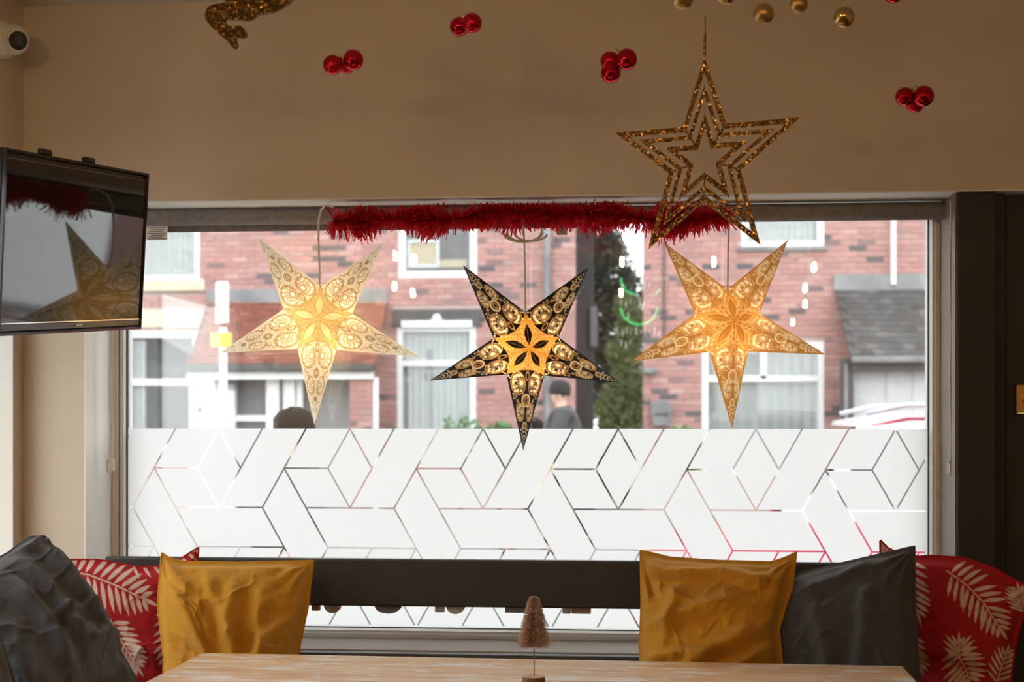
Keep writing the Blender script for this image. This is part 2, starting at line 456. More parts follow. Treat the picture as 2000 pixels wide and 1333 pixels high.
for k in range(-2, 8):
    for fc in FACES:
        pl = [(A0.x + (x+3*k)*UNIT, FZ0 - r*DZ) for (x, r) in fc]
        ar = sum(pl[i][0]*pl[(i+1)%len(pl)][1]-pl[(i+1)%len(pl)][0]*pl[i][1] for i in range(len(pl)))
        if ar < 0: pl = pl[::-1]
        base = list(pl)
        for i in range(len(base)):
            p, q = base[i], base[(i+1) % len(base)]
            ex, ez = q[0]-p[0], q[1]-p[1]; ln = math.hypot(ex, ez)
            nx, nz_ = ez/ln, -ex/ln      # outward normal of a ccw polygon
            gp = 0.0 if abs(p[1]-FZ0) < 1e-6 and abs(q[1]-FZ0) < 1e-6 else GAP
            pl = clip(pl, nx, nz_, nx*p[0]+nz_*p[1]-gp)
            if len(pl) < 3: break
        if len(pl) >= 3: pl = clip(pl, -1, 0, -fx0)
        if len(pl) >= 3: pl = clip(pl, 1, 0, fx1)
        if len(pl) < 3: continue
        obj('film_panel', [(p[0], GY-0.0012, p[1]) for p in pl], [tuple(range(len(pl)))], M['film'], film)
rebase(film)

# ------------------------------------------------------------------ dark post and door right of the window
PX1 = P(1946, 800, WY+0.01).x
post = MB().box((OX1, WY+0.004, -0.0), (PX1, WY+WT-0.02, ZTOP-LT)).build('trim_5', M['door'], None, bevel=0.006, seg=3)
struct(post)
door = struct(empty('door_1', (PX1, WY+0.05, 0)))
MB().box((PX1, WY+0.045, 0.005), (PX1+0.035, WY+0.12, ZTOP-LT)).build('door_jamb', M['door'], door, bevel=0.003)
MB().box((DOORX-0.04, WY+0.045, 0.005), (DOORX, WY+0.12, ZTOP-LT)).build('door_jamb', M['door'], door, bevel=0.003)
DX0 = PX1+0.039
MB().box((DX0, WY+0.06, 0.01), (DOORX-0.044, WY+0.105, ZTOP-LT-0.004)).build('door_leaf', M['door'], door, bevel=0.002)
for (za, zb2) in ((0.2, 0.85), (1.0, 1.85)):
    MB().frame(DX0+0.11, DOORX-0.15, za, zb2, [(0,0),(0.015,-0.008),(0.03,0)], WY+0.0605).build('door_moulding', M['door'], door)
kp = P(1992, 780, WY+0.04)
MB().box((kp.x-0.014, WY+0.03, kp.z-0.042), (kp.x+0.05, WY+0.062, kp.z+0.042)).build('night_latch', M['brass'], door, bevel=0.006, seg=3)
MB().lathe([(0.013,0),(0.016,0.006),(0.015,0.016),(0,0.018)], (kp.x+0.02, WY+0.03, kp.z), 20, (0,-1,0)).build('latch_knob', M['brass'], door, True)
rebase(door)

# ------------------------------------------------------------------ bench round the table
bench = empty('window_bench', (-0.4, 3.85, 0))
tag(bench, 'charcoal painted bench with open two-rail back running below the window', 'bench')
RY = 3.965
ra, rb = P(204, 1087, RY), P(1938, 1104, RY)
zt = P(900, 1094, RY).z; zbm = P(900, 1187, RY).z
MB().box((ra.x, RY, zbm), (rb.x, RY+0.028, zt)).build('back_rail', M['charcoal'], bench, bevel=0.006, seg=3)
lz = P(900, 1277, RY+0.02).z
MB().box((XL+0.02, RY+0.0, 0.46), (rb.x, RY+0.04, lz)).build('lower_back_rail', M['charcoal'], bench, bevel=0.008, seg=3)
for x in (ra.x+0.04, -0.42, rb.x-0.09):
    if x == -0.42: continue
    MB().box((x, RY+0.03, 0.40), (x+0.06, RY+0.07, zt-0.01)).build('back_post', M['charcoal'], bench, bevel=0.003)
MB().box((XL+0.01, 3.50, 0.41), (rb.x, RY-0.002, 0.45)).build('seat_board', M['charcoal'], bench, bevel=0.006)
MB().box((XL+0.01, 3.56, 0.0), (rb.x-0.02, 3.60, 0.409)).build('seat_front_panel', M['charcoal'], bench)
sb1 = empty('side_bench', (XL+0.25, 2.85, 0)); tag(sb1, 'charcoal bench seat along the left wall below the slate grey cushions', 'bench')
MB().box((XL+0.01, 2.2, 0.41), (XL+0.47, 3.498, 0.45)).build('seat_board', M['charcoal'], sb1, bevel=0.006)
MB().box((XL+0.40, 2.22, 0.0), (XL+0.44, 3.55, 0.409)).build('seat_front_panel', M['charcoal'], sb1)
rebase(sb1)
sb2 = empty('side_bench', (rb.x-0.2, 3.05, 0)); tag(sb2, 'charcoal bench seat on the right before the dark door', 'bench')
MB().box((rb.x-0.33, 2.6, 0.41), (rb.x, 3.498, 0.45)).build('seat_board', M['charcoal'], sb2, bevel=0.006)
MB().box((rb.x-0.31, 2.62, 0.0), (rb.x-0.27, 3.55, 0.409)).build('seat_front_panel', M['charcoal'], sb2)
rebase(sb2)
rebase(bench)

# ------------------------------------------------------------------ table
def wood_material():
    m, nt, b = mat_new('worn_pine')
    N, L = nt.nodes, nt.links
    tc = N.new('ShaderNodeTexCoord'); mp = N.new('ShaderNodeMapping'); mp.inputs['Scale'].default_value = (1.2, 14, 14)
    L.new(tc.outputs['Object'], mp.inputs['Vector'])
    oi = N.new('ShaderNodeObjectInfo'); va = N.new('ShaderNodeVectorMath'); va.operation = 'ADD'
    L.new(mp.outputs[0], va.inputs[0]); L.new(oi.outputs['Random'], va.inputs[1])
    nz = N.new('ShaderNodeTexNoise'); nz.inputs['Scale'].default_value = 3.0; nz.inputs['Detail'].default_value = 8; nz.inputs['Distortion'].default_value = 0.8
    L.new(va.outputs[0], nz.inputs['Vector'])
    rp = N.new('ShaderNodeValToRGB'); e = rp.color_ramp.elements
    e[0].position = 0.32; e[0].color = (0.66, 0.36, 0.14, 1); e[1].position = 0.68; e[1].color = (0.92, 0.66, 0.40, 1)
    L.new(nz.outputs['Fac'], rp.inputs['Fac'])
    # remains of old white paint
    mp2 = N.new('ShaderNodeMapping'); mp2.inputs['Scale'].default_value = (2.2, 9, 9)
    L.new(tc.outputs['Object'], mp2.inputs['Vector'])
    n2 = N.new('ShaderNodeTexNoise'); n2.inputs['Scale'].default_value = 3.5; n2.inputs['Detail'].default_value = 9; n2.inputs['Roughness'].default_value = 0.7
    L.new(mp2.outputs[0], n2.inputs['Vector'])
    r2 = N.new('ShaderNodeValToRGB'); r2.color_ramp.elements[0].position = 0.53; r2.color_ramp.elements[1].position = 0.58
    L.new(n2.outputs['Fac'], r2.inputs['Fac'])
    mx = N.new('ShaderNodeMix'); mx.data_type = 'RGBA'; mx.inputs[7].default_value = (0.88, 0.84, 0.80, 1)
    L.new(r2.outputs['Color'], mx.inputs[0]); L.new(rp.outputs['Color'], mx.inputs[6]); L.new(mx.outputs[2], b.inputs['Base Color'])
    b.inputs['Roughness'].default_value = 0.28
    bp = N.new('ShaderNodeBump'); bp.inputs['Strength'].default_value = 0.12; bp.inputs['Distance'].default_value = 0.002
    L.new(nz.outputs['Fac'], bp.inputs['Height']); L.new(bp.outputs['Normal'], b.inputs['Normal'])
    return m
M['wood'] = wood_material()
table = empty('wooden_table', (-0.23, 3.06, 0)); table.rotation_euler.z = -0.0256
tag(table, 'worn pine table with flecks of white paint in front of window bench', 'table')
TW, TD = 1.72, 0.84
for k in range(6):
    d = TD/6
    y1 = 0.42 - k*d
    MB().box((-TW/2, y1-d+0.0006, 0.715), (TW/2, y1-0.0006, 0.75)).build('table_plank', M['wood'], table, bevel=0.0025)
for sx in (-1, 1):
    for sy in (-1, 1):
        MB().box((sx*0.74-0.035, sy*0.33-0.035, 0), (sx*0.74+0.035, sy*0.33+0.035, 0.714)).build('leg', M['wood'], table, bevel=0.004)
for sy in (-1, 1):
    MB().box((-0.70, sy*0.34-0.012, 0.61), (0.70, sy*0.34+0.012, 0.714)).build('apron', M['wood'], table)
for sx in (-1, 1):
    MB().box((sx*0.75-0.012, -0.29, 0.61), (sx*0.75+0.012, 0.29, 0.714)).build('apron', M['wood'], table)

# ------------------------------------------------------------------ roller blinds
def blind(name, label, xa, xb, zc, r, hem, hemx0=None):
    by = 4.258
    root = empty(name, ((xa+xb)/2, by, zc))
    tag(root, label, 'roller blind')
    m = MB().lathe([(r*0.93,0),(r,0.004),(r,xb-xa-0.004),(r*0.93,xb-xa)], (xa,by,zc), 40, (1,0,0))
    smooth_by_angle(m.build('fabric_roll', M['blind'], root))
    MB().lathe([(r*0.5,-0.008),(r*0.5,xb-xa+0.008)], (xa,by,zc), 20, (1,0,0)).build('roller_tube', M['white_plastic'], root)
    if hem:
        h0 = hemx0 or xa
        MB().box((h0, by+r-0.012, zc-r-0.017), (xb, by+r-0.004, zc-r+0.012)).build('bottom_bar', M['blind'], root, bevel=0.002)
    for x, s in ((xa-0.010, -1), (xb+0.010, 1)):
        MB().box((x-0.002, by-0.022, zc-0.03), (x+0.002, by+0.03, ZTOP-LT)).build('bracket', M['white_plastic'], root, bevel=0.0008)
    return root
def chain(root, x, y, ztop, zbot, r=0.0027):
    m = MB()
    n = int((ztop-zbot)/0.0055)
    bead = MB().ball((0,0,0), r, 8, 6)
    for sx in (-0.0042, 0.0042):
        for i in range(n+1):
            z = zbot + (ztop-zbot)*i/n + (0.0015 if sx > 0 else 0)
            m.add([(v[0]+x+sx+0.0010*math.sin(i*0.11), v[1]+y, v[2]+z) for v in bead.v], bead.f)
    o = m.build('bead_chain', M['white_plastic'], root, True); tag(o, kind='stuff')
    MB().tube([(x-0.0042,y,zbot),(x-0.0042,y,ztop)], 0.0007, 5).build('chain_cord', M['white_plastic'], root)
    MB().tube([(x+0.0042,y,zbot),(x+0.0042,y,ztop)], 0.0007, 5).build('chain_cord', M['white_plastic'], root)
    # tensioner cleat
    t = MB()
    t.tube([(x-0.011,y,zbot-0.028),(x-0.012,y,zbot-0.006),(x-0.008,y,zbot+0.006),(x+0.002,y,zbot+0.009),(x+0.011,y,zbot+0.003),(x+0.010,y,zbot-0.010),(x+0.003,y,zbot-0.026),(x-0.006,y,zbot-0.034),(x-0.011,y,zbot-0.028)], 0.0028, 8)
    smooth_by_angle(t.build('chain_cleat', M['white_plastic'], root))
    MB().box((x-0.006, y+0.004, zbot-0.028), (x+0.007, y+0.016, zbot+0.002)).build('cleat_plate', M['white_plastic'], root, bevel=0.002)
CY = 4.258
xm = P(1146, 430, CY).x
zl = P(600, 420, CY).z
bl = blind('roller_blind', 'rolled-up grey fabric blind with hanging bottom bar behind the television', OX0+0.035, xm, zl, 0.029, True)
chain(bl, P(216, 800, 4.2).x, 4.2, zl-0.01, P(216, 902, 4.2).z)
def sticker(root, pa, pb, y, lines):
    a, b = P(*pa, y), P(*pb, y)
    s = MB().box((a.x, y, b.z), (b.x, y+0.0006, a.z)).build('care_label', M['label'], root)
    m = MB(); h = (a.z-b.z)
    for k in range(lines):
        z = a.z - h*(k+0.7)/(lines+0.4)
        xe = b.x - (b.x-a.x)*(0.06+0.25*((k*7) % 3)/3)
        m.box((a.x+(b.x-a.x)*(0.06+0.08*((k*5) % 3)), y-0.0006, z-h*0.022), (xe, y-0.0001, z+h*0.022))
    m.build('print_lines', M['ink'], s)
sticker(bl, (286, 443), (327, 469), 4.222, 7)
sticker(bl, (1087, 446), (1108, 459), 4.222, 4)
rebase(bl)
zr = P(1500, 416, CY).z
br = blind('roller_blind', 'rolled-up grey fabric blind with bead chain beside the dark door post', xm+0.03, P(1852, 416, CY).x-0.004, zr, 0.026, False)
chain(br, P(1862, 800, 4.165).x-0.004, 4.165, zr+0.012, P(1862, 905, 4.165).z)
rebase(br)
# ------------------------------------------------------------------ folded paper star lanterns
def sst(a, b, x):
    t = np.clip((x-a)/(b-a), 0, 1); return t*t*(3-2*t)
def star_pattern(x, y, style):
    """printed and pierced pattern of one facet; x along the arm, y away from its ridge (arm length 1)"""
    e = 0.0035
    def ell(cx, cy, rx, ry, rot=0.0):
        c, s = math.cos(rot), math.sin(rot)
        dx, dy = x-cx, y-cy
        u, v = dx*c+dy*s, -dx*s+dy*c
        q = np.sqrt((u/rx)**2+(v/ry)**2)
        return (q-1)*min(rx, ry)
    def fill(d): return 1-sst(-e*0.6, e*0.6, d)
    def ring(d, w): return 1-sst(w*0.5, w*0.5+e*0.8, np.abs(d))
    hole = np.zeros_like(x); line = np.zeros_like(x); medal = np.zeros_like(x); petal = np.zeros_like(x)
    rs = np.random.default_rng(5)
    xb = 0.205+0.07*(y/0.2)**2
    centre = 1-sst(-0.004, 0.004, x-xb)
    line = np.maximum(line, ring(x-xb, 0.006))
    line = np.maximum(line, 0.8*ring(x-xb+0.018, 0.003))
    # petal lying in the valley between two arms
    a36 = math.radians(36); c, s = math.cos(a36), math.sin(a36)
    r = x*c+y*s; w = np.abs(-x*s+y*c)
    t = np.clip((r-0.03)/0.20, 0, 1)
    pd = w-0.034*np.sin(np.pi*t)**1.1
    inside = (r > 0.03) & (r < 0.23)
    petal = np.where(inside, 1-sst(-e, e, pd), 0)
    line = np.maximum(line, np.where((r > 0.02) & (r < 0.26), ring(w-0.040*np.sin(np.pi*np.clip((r-0.02)/0.24, 0, 1))**1.0, 0.005), 0))
    line = np.maximum(line, np.where((r > 0.05) & (r < 0.20), ring(w, 0.0012), 0)*0.5)
    # scrolls and a few dots in the centre rosette
    for (cx, cy, rr) in ((0.085, 0.012, 0.007), (0.115, 0.020, 0.009), (0.14, 0.012, 0.007), (0.168, 0.024, 0.008), (0.176, 0.050, 0.010), (0.198, 0.070, 0.008), (0.215, 0.098, 0.008), (0.150, 0.045, 0.007), (0.19, 0.008, 0.007)):
        hole = np.maximum(hole, 0.8*fill(ell(cx, cy, rr*0.62, rr*0.62))); line = np.maximum(line, ring(ell(cx, cy, rr*1.25, rr*1.25), 0.0030))
    line = np.maximum(line, np.where((x > 0.09) & (x < 0.21), ring(y-0.030-0.25*(x-0.09)-0.006*np.sin(x*90), 0.0035), 0))
    # tear drop on the ridge
    line = np.maximum(line, ring(ell(0.265, 0, 0.04, 0.016), 0.005))
    # big medallion and the smaller one further out
    for (mx, my, ma, mb, rot, sc) in ((0.345, 0.086, 0.112, 0.068, 0.12, 1.0), (0.625, 0.050, 0.085, 0.034, 0.12, 0.62)):
        d = ell(mx, my, ma, mb, -rot)
        medal = np.maximum(medal, fill(d)); line = np.maximum(line, ring(d, 0.005)); line = np.maximum(line, 0.7*ring(d+0.010*sc, 0.002))
        hx, hy = mx-0.004, my-0.46*mb
        hole = np.maximum(hole, fill(ell(hx, hy, 0.027*sc, 0.0175*sc))); line = np.maximum(line, ring(ell(hx, hy, 0.033*sc, 0.0235*sc), 0.0035))
        for k in range(13):
            q = 2*math.pi*k/13
            hole = np.maximum(hole, 0.9*fill(ell(hx+0.045*sc*math.cos(q), hy+0.034*sc*math.sin(q), 0.0055*sc**0.5, 0.0047*sc**0.5)))
        for (lx, ly, rx, ry, ro) in ((-0.68,0.02,0.021,0.013,1.3), (-0.50,0.50,0.018,0.0135,0.6), (-0.06,0.66,0.024,0.012,0.0), (0.40,0.56,0.016,0.012,-0.4), (0.68,0.14,0.025,0.014,1.2), (0.30,0.20,0.011,0.010,0), (-0.20,0.30,0.010,0.009,0), (0.62,-0.48,0.014,0.010,0.8), (-0.70,-0.42,0.013,0.009,-0.8)):
            cx, cy = mx+ma*lx, my+mb*ly
            hole = np.maximum(hole, fill(ell(cx, cy, rx*sc, ry*sc, ro)))
            line = np.maximum(line, 0.7*ring(ell(cx, cy, (rx+0.0045)*sc, (ry+0.0045)*sc, ro), 0.0022))
        for (lx, ly) in ((-0.40,0.12), (-0.25,0.55), (0.18,0.48), (0.50,0.36), (0.48,-0.1), (-0.46,-0.12), (0.20,0.78), (-0.34,0.78), (0.86,-0.12), (-0.88,-0.2)):
            hole = np.maximum(hole, 0.9*fill(ell(mx+ma*lx, my+mb*ly, 0.0055*sc**0.5, 0.0048*sc**0.5)))
    # beaded paisley on the ridge
    for (cx, sc) in ((0.505, 1.0), (0.755, 0.55)):
        line = np.maximum(line, ring(ell(cx, 0, 0.030*sc, 0.015*sc), 0.006)); line = np.maximum(line, ring(ell(cx, 0, 0.048*sc, 0.030*sc), 0.004))
        for k in range(15):
            q = math.pi*k/14
            hole = np.maximum(hole, fill(ell(cx+0.057*sc*math.cos(q), 0.039*sc*math.sin(q), 0.0075*sc**0.6, 0.0065*sc**0.6)))
    # curls and scattered dots
    for (cx, cy, rr) in ((0.475, 0.095, 0.022), (0.52, 0.075, 0.014), (0.70, 0.035, 0.012), (0.79, 0.02, 0.012), (0.86, 0.012, 0.012)):
        line = np.maximum(line, np.where(y > cy-0.4*rr, ring(ell(cx, cy, rr, rr), 0.005), 0))
        hole = np.maximum(hole, fill(ell(cx, cy, 0.006, 0.006)))
    for (cx, cy, rr) in ((0.285, 0.180, 0.008), (0.30, 0.165, 0.006), (0.24, 0.135, 0.007), (0.455, 0.125, 0.007), (0.46, 0.02, 0.008), (0.44, 0.035, 0.006),
                         (0.56, 0.085, 0.006), (0.57, 0.02, 0.007), (0.55, 0.055, 0.006), (0.71, 0.055, 0.006), (0.72, 0.012, 0.006), (0.80, 0.035, 0.008),
                         (0.815, 0.012, 0.009), (0.835, 0.024, 0.007), (0.85, 0.0, 0.008), (0.87, 0.02, 0.005), (0.885, 0.008, 0.006), (0.905, 0.010, 0.005),
                         (0.92, 0.0, 0.006), (0.94, 0.006, 0.004), (0.96, 0.0, 0.004), (0.50, 0.115, 0.005), (0.27, 0.11, 0.006), (0.26, 0.06, 0.007)):
        hole = np.maximum(hole, fill(ell(cx, cy, rr*1.15, rr)))
    n = len(x)
    col = np.empty((n, 4))
    def lay(mask, rgb, a):
        k = mask[:, None]
        col[:] = col*(1-k) + np.array([*rgb, a])*k
    col[:] = (*style['base'], style['base_a'])
    lay(centre, style['centre'], style['centre_a'])
    lay(medal, style['medal'], style['medal_a'])
    lay(petal, style['petal'], style['petal_a'])
    lay(line, style['line'], style['line_a'])
    lay(hole, style['hole'], style['hole_a'])
    return col
STYLE_WHITE = dict(base=(0.95,0.84,0.68), base_a=0.75, centre=(0.88,0.66,0.34), centre_a=0.6, medal=(0.92,0.76,0.54), medal_a=0.7,
                   petal=(0.88,0.74,0.52), petal_a=0.55, line=(0.60,0.40,0.17), line_a=0.5, hole=(1.0,0.98,0.93), hole_a=0.97)
STYLE_BLACK = dict(base=(0.010,0.011,0.010), base_a=0.02, centre=(0.62,0.36,0.07), centre_a=0.6, medal=(0.012,0.012,0.010), medal_a=0.02,
                   petal=(0.012,0.012,0.010), petal_a=0.02, line=(0.62,0.38,0.13), line_a=0.65, hole=(1.0,0.95,0.80), hole_a=0.95)
STYLE_TAN = dict(base=(0.66,0.38,0.13), base_a=0.62, centre=(0.66,0.36,0.09), centre_a=0.5, medal=(0.62,0.34,0.11), medal_a=0.5,
                 petal=(0.52,0.27,0.07), petal_a=0.5, line=(0.86,0.62,0.30), line_a=0.6, hole=(1.0,0.96,0.86), hole_a=0.97)
M['paper'] = mat_attr('printed_star_paper', rough=0.42, bscale=150, translucent=True)
IC = (0.34*math.cos(math.radians(36)), 0.34*math.sin(math.radians(36)))
def facet(C, T, I, ns, nt, style):
    s = np.linspace(0, 1, ns)
    si = 0.36
    Cn, Tn, In = np.array(C), np.array(T), np.array(I)
    def path(pts2):
        c, t, i = [np.array(p, float) for p in pts2]
        R = c[None]+(t-c)[None]*s[:, None]
        E = np.where((s < si)[:, None], c+(i-c)*(s/si)[:, None], i+(t-i)*((s-si)/(1-si))[:, None])
        return R, E
    w = np.linspace(0, 1, nt)
    R, E = path((Cn, Tn, In)); V = (R[:, None]*(1-w)[None, :, None]+E[:, None]*w[None, :, None]).reshape(-1, 3)
    R2, E2 = path(((0,0), (1,0), IC)); Q = (R2[:, None]*(1-w)[None, :, None]+E2[:, None]*w[None, :, None]).reshape(-1, 2)
    col = star_pattern(Q[:, 0].copy(), Q[:, 1].copy(), style)
    a = np.arange(ns-1)[:, None]*nt+np.arange(nt-1)[None, :]
    F = np.stack([a, a+1, a+nt+1, a+nt], -1).reshape(-1, 4)
    return V, F, col
def lighter(st):  # back facets made paler and clearer so daylight brightens the front
    q = dict(st)
    for k in ('base','medal','centre','petal','line'):
        if sum(st[k]) > 0.5: q[k] = tuple(min(0.97, v*1.15+0.08) for v in st[k])
        q[k+'_a'] = max(st[k+'_a'], 0.85) if sum(st[k]) > 0.5 else st[k+'_a']
    return q
def paper_star(label, tips, inners, ctr, Ys, style, cord, glow=75.0, depth=0.085, res=(230, 42)):
    T = [P(*p, Ys) for p in tips]; I = [P(*p, Ys) for p in inners]
    Cf = P(*ctr, Ys-depth)
    Cm = sum(T, Vector())/5
    Cb = Vector((Cm.x, Ys+depth, Cm.z))
    root = empty('paper_star_lantern', Cm)
    tag(root, label, 'star lantern', 'paper star lanterns hanging in the window')
    for k in range(5):
        VV, FF, CC = [], [], []; n = 0
        for (Ce, r1, r2, sty) in ((Cf, *res, style), (Cb, 120, 22, lighter(style))):
            for ii in (I[k], I[(k+1) % 5]):
                V, F, c = facet(Ce, T[k], ii, r1, r2, sty)
                VV.append(V); FF.append(F+n); CC.append(c); n += len(V)
        V, F, Cc = np.concatenate(VV), np.concatenate(FF), np.concatenate(CC)
        me = bpy.data.meshes.new('star_arm')
        me.from_pydata(V.tolist(), [], F.tolist()); me.update()
        at = me.color_attributes.new('print', 'FLOAT_COLOR', 'POINT'); at.data.foreach_set('color', Cc.ravel())
        me.materials.append(M['paper'])
        link(bpy.data.objects.new('star_arm', me), root)
    MB().ball((Cm.x, Ys+0.028, Cm.z), 0.017, 12, 8).build('bulb', mat_emit('star_bulb_glow', (1.0, 0.64, 0.30), glow), root, True)
    smooth_by_angle(MB().tube(cord+[Vector((Cm.x, Ys+0.028, Cm.z+0.03))], 0.0032, 8).build('cable', M['cord'], root))
    MB().lathe([(0.011,0),(0.011,0.03),(0.004,0.036)], (Cm.x, Ys+0.028, Cm.z+0.015), 12).build('lamp_holder', M['white_plastic'], root)
    # paper loop closing the star round its flex
    top = I[0]
    MB().tube([top+Vector((-0.022,0,0.004)), top+Vector((-0.008,-0.006,0.009)), top+Vector((0.008,-0.006,0.009)), top+Vector((0.022,0,0.004))], 0.0012, 6).build('closing_string', M['cord'], root)
    rebase(root)
    return root
YS = 4.225
# tips run clockwise from the upper right; inner corners start at the top notch
paper_star('cream paper star lantern with pale gold print, leftmost of the three',
           [(747,477),(820,698),(614,830),(429,690),(504,465)], [(627,559),(688,613),(657,684),(581,682),(554,604)], (622,623), YS, STYLE_WHITE,
           [P(652,404,4.14), P(637,401,4.15), P(627,410,4.17), P(622,432,4.19), P(622,470,4.205), P(624,520,YS), P(625,566,YS)], glow=72.0)
paper_star('black and gold pierced paper star lantern, middle of the three',
           [(1149,523),(1213,749),(1022,881),(839,744),(904,518)], [(1026,610),(1091,659),(1063,734),(989,732),(964,661)], (1034,681), YS, STYLE_BLACK,
           [P(1022,440,4.16), P(1024,470,4.2), P(1025,520,YS), P(1026,612,YS)], glow=100.0)
paper_star('amber tan paper star lantern below the gold glitter star, rightmost of three',
           [(1539,469),(1613,693),(1430,838),(1233,706),(1297,474)], [(1421,565),(1483,612),(1461,687),(1386,688),(1357,613)], (1435,627), YS, STYLE_TAN,
           [P(1424,441,4.20), P(1423,455,4.21), P(1422,500,YS), P(1421,570,YS)], glow=52.0)
# coiled spare flex above the middle star
coil = MB()
for k, (a, b, zz) in enumerate(((38, 20, 459), (33, 17, 461), (40, 14, 464), (28, 19, 458))):
    pts = []
    for i in range(25):
        q = math.pi*(i/24.0)
        pts.append(P(1026+4*(k-1.5)+a*math.cos(q), zz-6+b*math.sin(q), 4.17+0.006*k))
    coil.tube(pts, 0.0032, 8)
co = coil.build('coiled_flex', M['cord']); smooth_by_angle(co)
tag(co, 'loops of spare cream flex hanging below red tinsel above the black star', 'cable')

# ------------------------------------------------------------------ red tinsel
tin = empty('tinsel_garland', P(1030, 420, 4.14))
tag(tin, 'long red foil tinsel garland draped along the top of the window', 'tinsel')
def spine(s):
    px = 650+770*s
    py = 424+6*math.sin(s*9.0)+4*math.sin(s*23+1)-3*math.sin(s*3.1)
    if s < 0.12: py += 3
    return P(px, py, 4.135+0.01*math.sin(s*15))
MB().tube([spine(i/60) for i in range(61)], 0.002, 6).build('core_wire', M['wire'], tin)
tv, tf = [], []
rr = random.Random(3)
NS = 4600
for i in range(NS):
    s = rr.random()
    p = spine(s)
    q = rr.random()*2*math.pi
    ln = 0.050*(0.55+0.65*rr.random())*(1.0+0.22*math.sin(s*31)+0.12*math.sin(s*67+2))
    ax = (spine(min(1, s+0.01))-spine(max(0, s-0.01))).normalized()
    b1 = Vector((0, -1, 0)); b2 = Vector((0, 0, 1))
    d = (b1*math.cos(q)+b2*math.sin(q)+ax*(0.55*math.sin(s*40)+rr.uniform(-0.6, 0.6))+Vector((0, -0.15, -0.22))).normalized()
    if p.y+d.y*ln > 4.18: d.y = -abs(d.y)*0.5; d.normalize()
    if p.z+d.z*ln > ZTOP-0.012: ln = min(ln, 0.035); d.z = (ZTOP-0.012-p.z)/ln*0.8
    sd = d.cross(Vector((rr.uniform(-1,1), rr.uniform(-1,1)-1.0, rr.uniform(-1,1)))).normalized()*rr.uniform(0.0014, 0.0034)
    bend = Vector((rr.uniform(-1,1), rr.uniform(-1,1), rr.uniform(-1.3,0.5)))*0.006
    tw = sd.cross(d).normalized()*sd.length
    a0, a1, a2 = p, p+d*ln*0.55+bend*0.4, p+d*ln+bend
    n = len(tv)
    s2 = sd*0.8+tw*0.5
    tv += [a0-sd, a0+sd, a1-s2, a1+s2, a2-sd*0.75, a2+tw*0.5+sd*0.6]
    tf += [(n, n+1, n+3, n+2), (n+2, n+3, n+5, n+4)]
ts = obj('foil_strands', tv, tf, M['tinsel'], tin); tag(ts, kind='stuff')
rebase(tin)

# ------------------------------------------------------------------ baubles
def bauble(root, c, r, m, up):
    b = MB().ball(c, r, 32, 20).build('bauble', m, root, True)
    up = Vector(up).normalized()
    cp = MB().lathe([(r*0.20, r*0.95), (r*0.20, r*1.16), (r*0.17, r*1.2), (0.0, r*1.2)], c, 14, up)
    cp.build('cap', M['gold_cap'], b)
    a = up.orthogonal().normalized()
    lp = MB().tube([Vector(c)+up*r*(1.2+0.16+0.16*math.sin(q))+a*r*0.13*math.cos(q) for q in [2*math.pi*k/10 for k in range(11)]], r*0.03, 5)
    lp.build('hanging_loop', M['gold_cap'], b)
    return b
def cluster(label, cpx, balls, Y):
    top = P(*cpx, Y)
    root = empty('bauble_cluster', top); tag(root, label, 'baubles', 'clusters of red baubles hung on threads')
    for (px, py, rpx, dy, kind) in balls:
        c = P(px, py, Y+dy); r = rpx*(Y+dy)/FPX
        bauble(root, c, r, M['red_gloss'] if kind == 'g' else M['red_matt'], top-c)
    MB().tube([top, Vector((top.x, top.y, ZC))], 0.0005, 4).build('thread', M['thread'], root)
    rebase(root)
BY = 3.55
cluster('three red baubles hanging nearest above the left star, below the ceiling', (680, 96), [(650,127,19.5,-0.02,'m'), (677,128,16,0.035,'m'), (690,117,20.5,-0.01,'g')], BY)
cluster('red bauble cluster hanging highest, near the ceiling in the middle', (912, 16), [(897,52,19,0.01,'g'), (922,45,19.5,-0.02,'m'), (908,48,17,0.05,'m')], BY)
cluster('red bauble cluster just left of the top of the gold glitter star', (1204, 96), [(1191,119,18.5,0.0,'m'), (1193,142,20,0.01,'g'), (1224,116,21,-0.02,'g')], BY)
cluster('red bauble cluster farthest right, hanging alone on the wall', (1789, 166), [(1767,189,18,0.0,'g'), (1787,201,18.5,0.03,'m'), (1804,188,20,-0.02,'g')], BY)
cluster('red bauble cluster cut off by the top edge of picture', (1752, -42), [(1745,-14,19.5,-0.01,'g'), (1765,-22,19,0.02,'m'), (1733,-24,19,0.03,'m')], BY)
for i, (px, py, rpx, kind, lab) in enumerate(((1333, -3, 21, 'm', 'satin gold bauble hanging above the tip of glitter star, cut by picture top'),
                                  (1418, -9, 18, 'g', 'shiny gold bauble second from left in the gold row'),
                                  (1491, 27, 20.5, 'm', 'dull gold bauble hanging in the middle of the gold row'),
                                  (1560, 8, 17.5, 'm', 'small satin gold bauble fourth from left in the gold row'),
                                  (1648, 33, 20.5, 'g', 'shiny gold bauble hanging lowest and rightmost of the gold row'))):
    Y = 2.75+0.08*(i % 3)
    c = P(px, py, Y); r = rpx*Y/FPX
    root = empty('gold_bauble', c); tag(root, lab, 'bauble', 'gold baubles under the ceiling')
    bauble(root, c, r, M['gold_gloss'] if kind == 'g' else M['gold_matt'], (0.02, 0, 1))
    MB().tube([c+Vector((0,0,r*1.4)), Vector((c.x, c.y, ZC))], 0.0005, 4).build('thread', M['thread'], root)
    rebase(root)

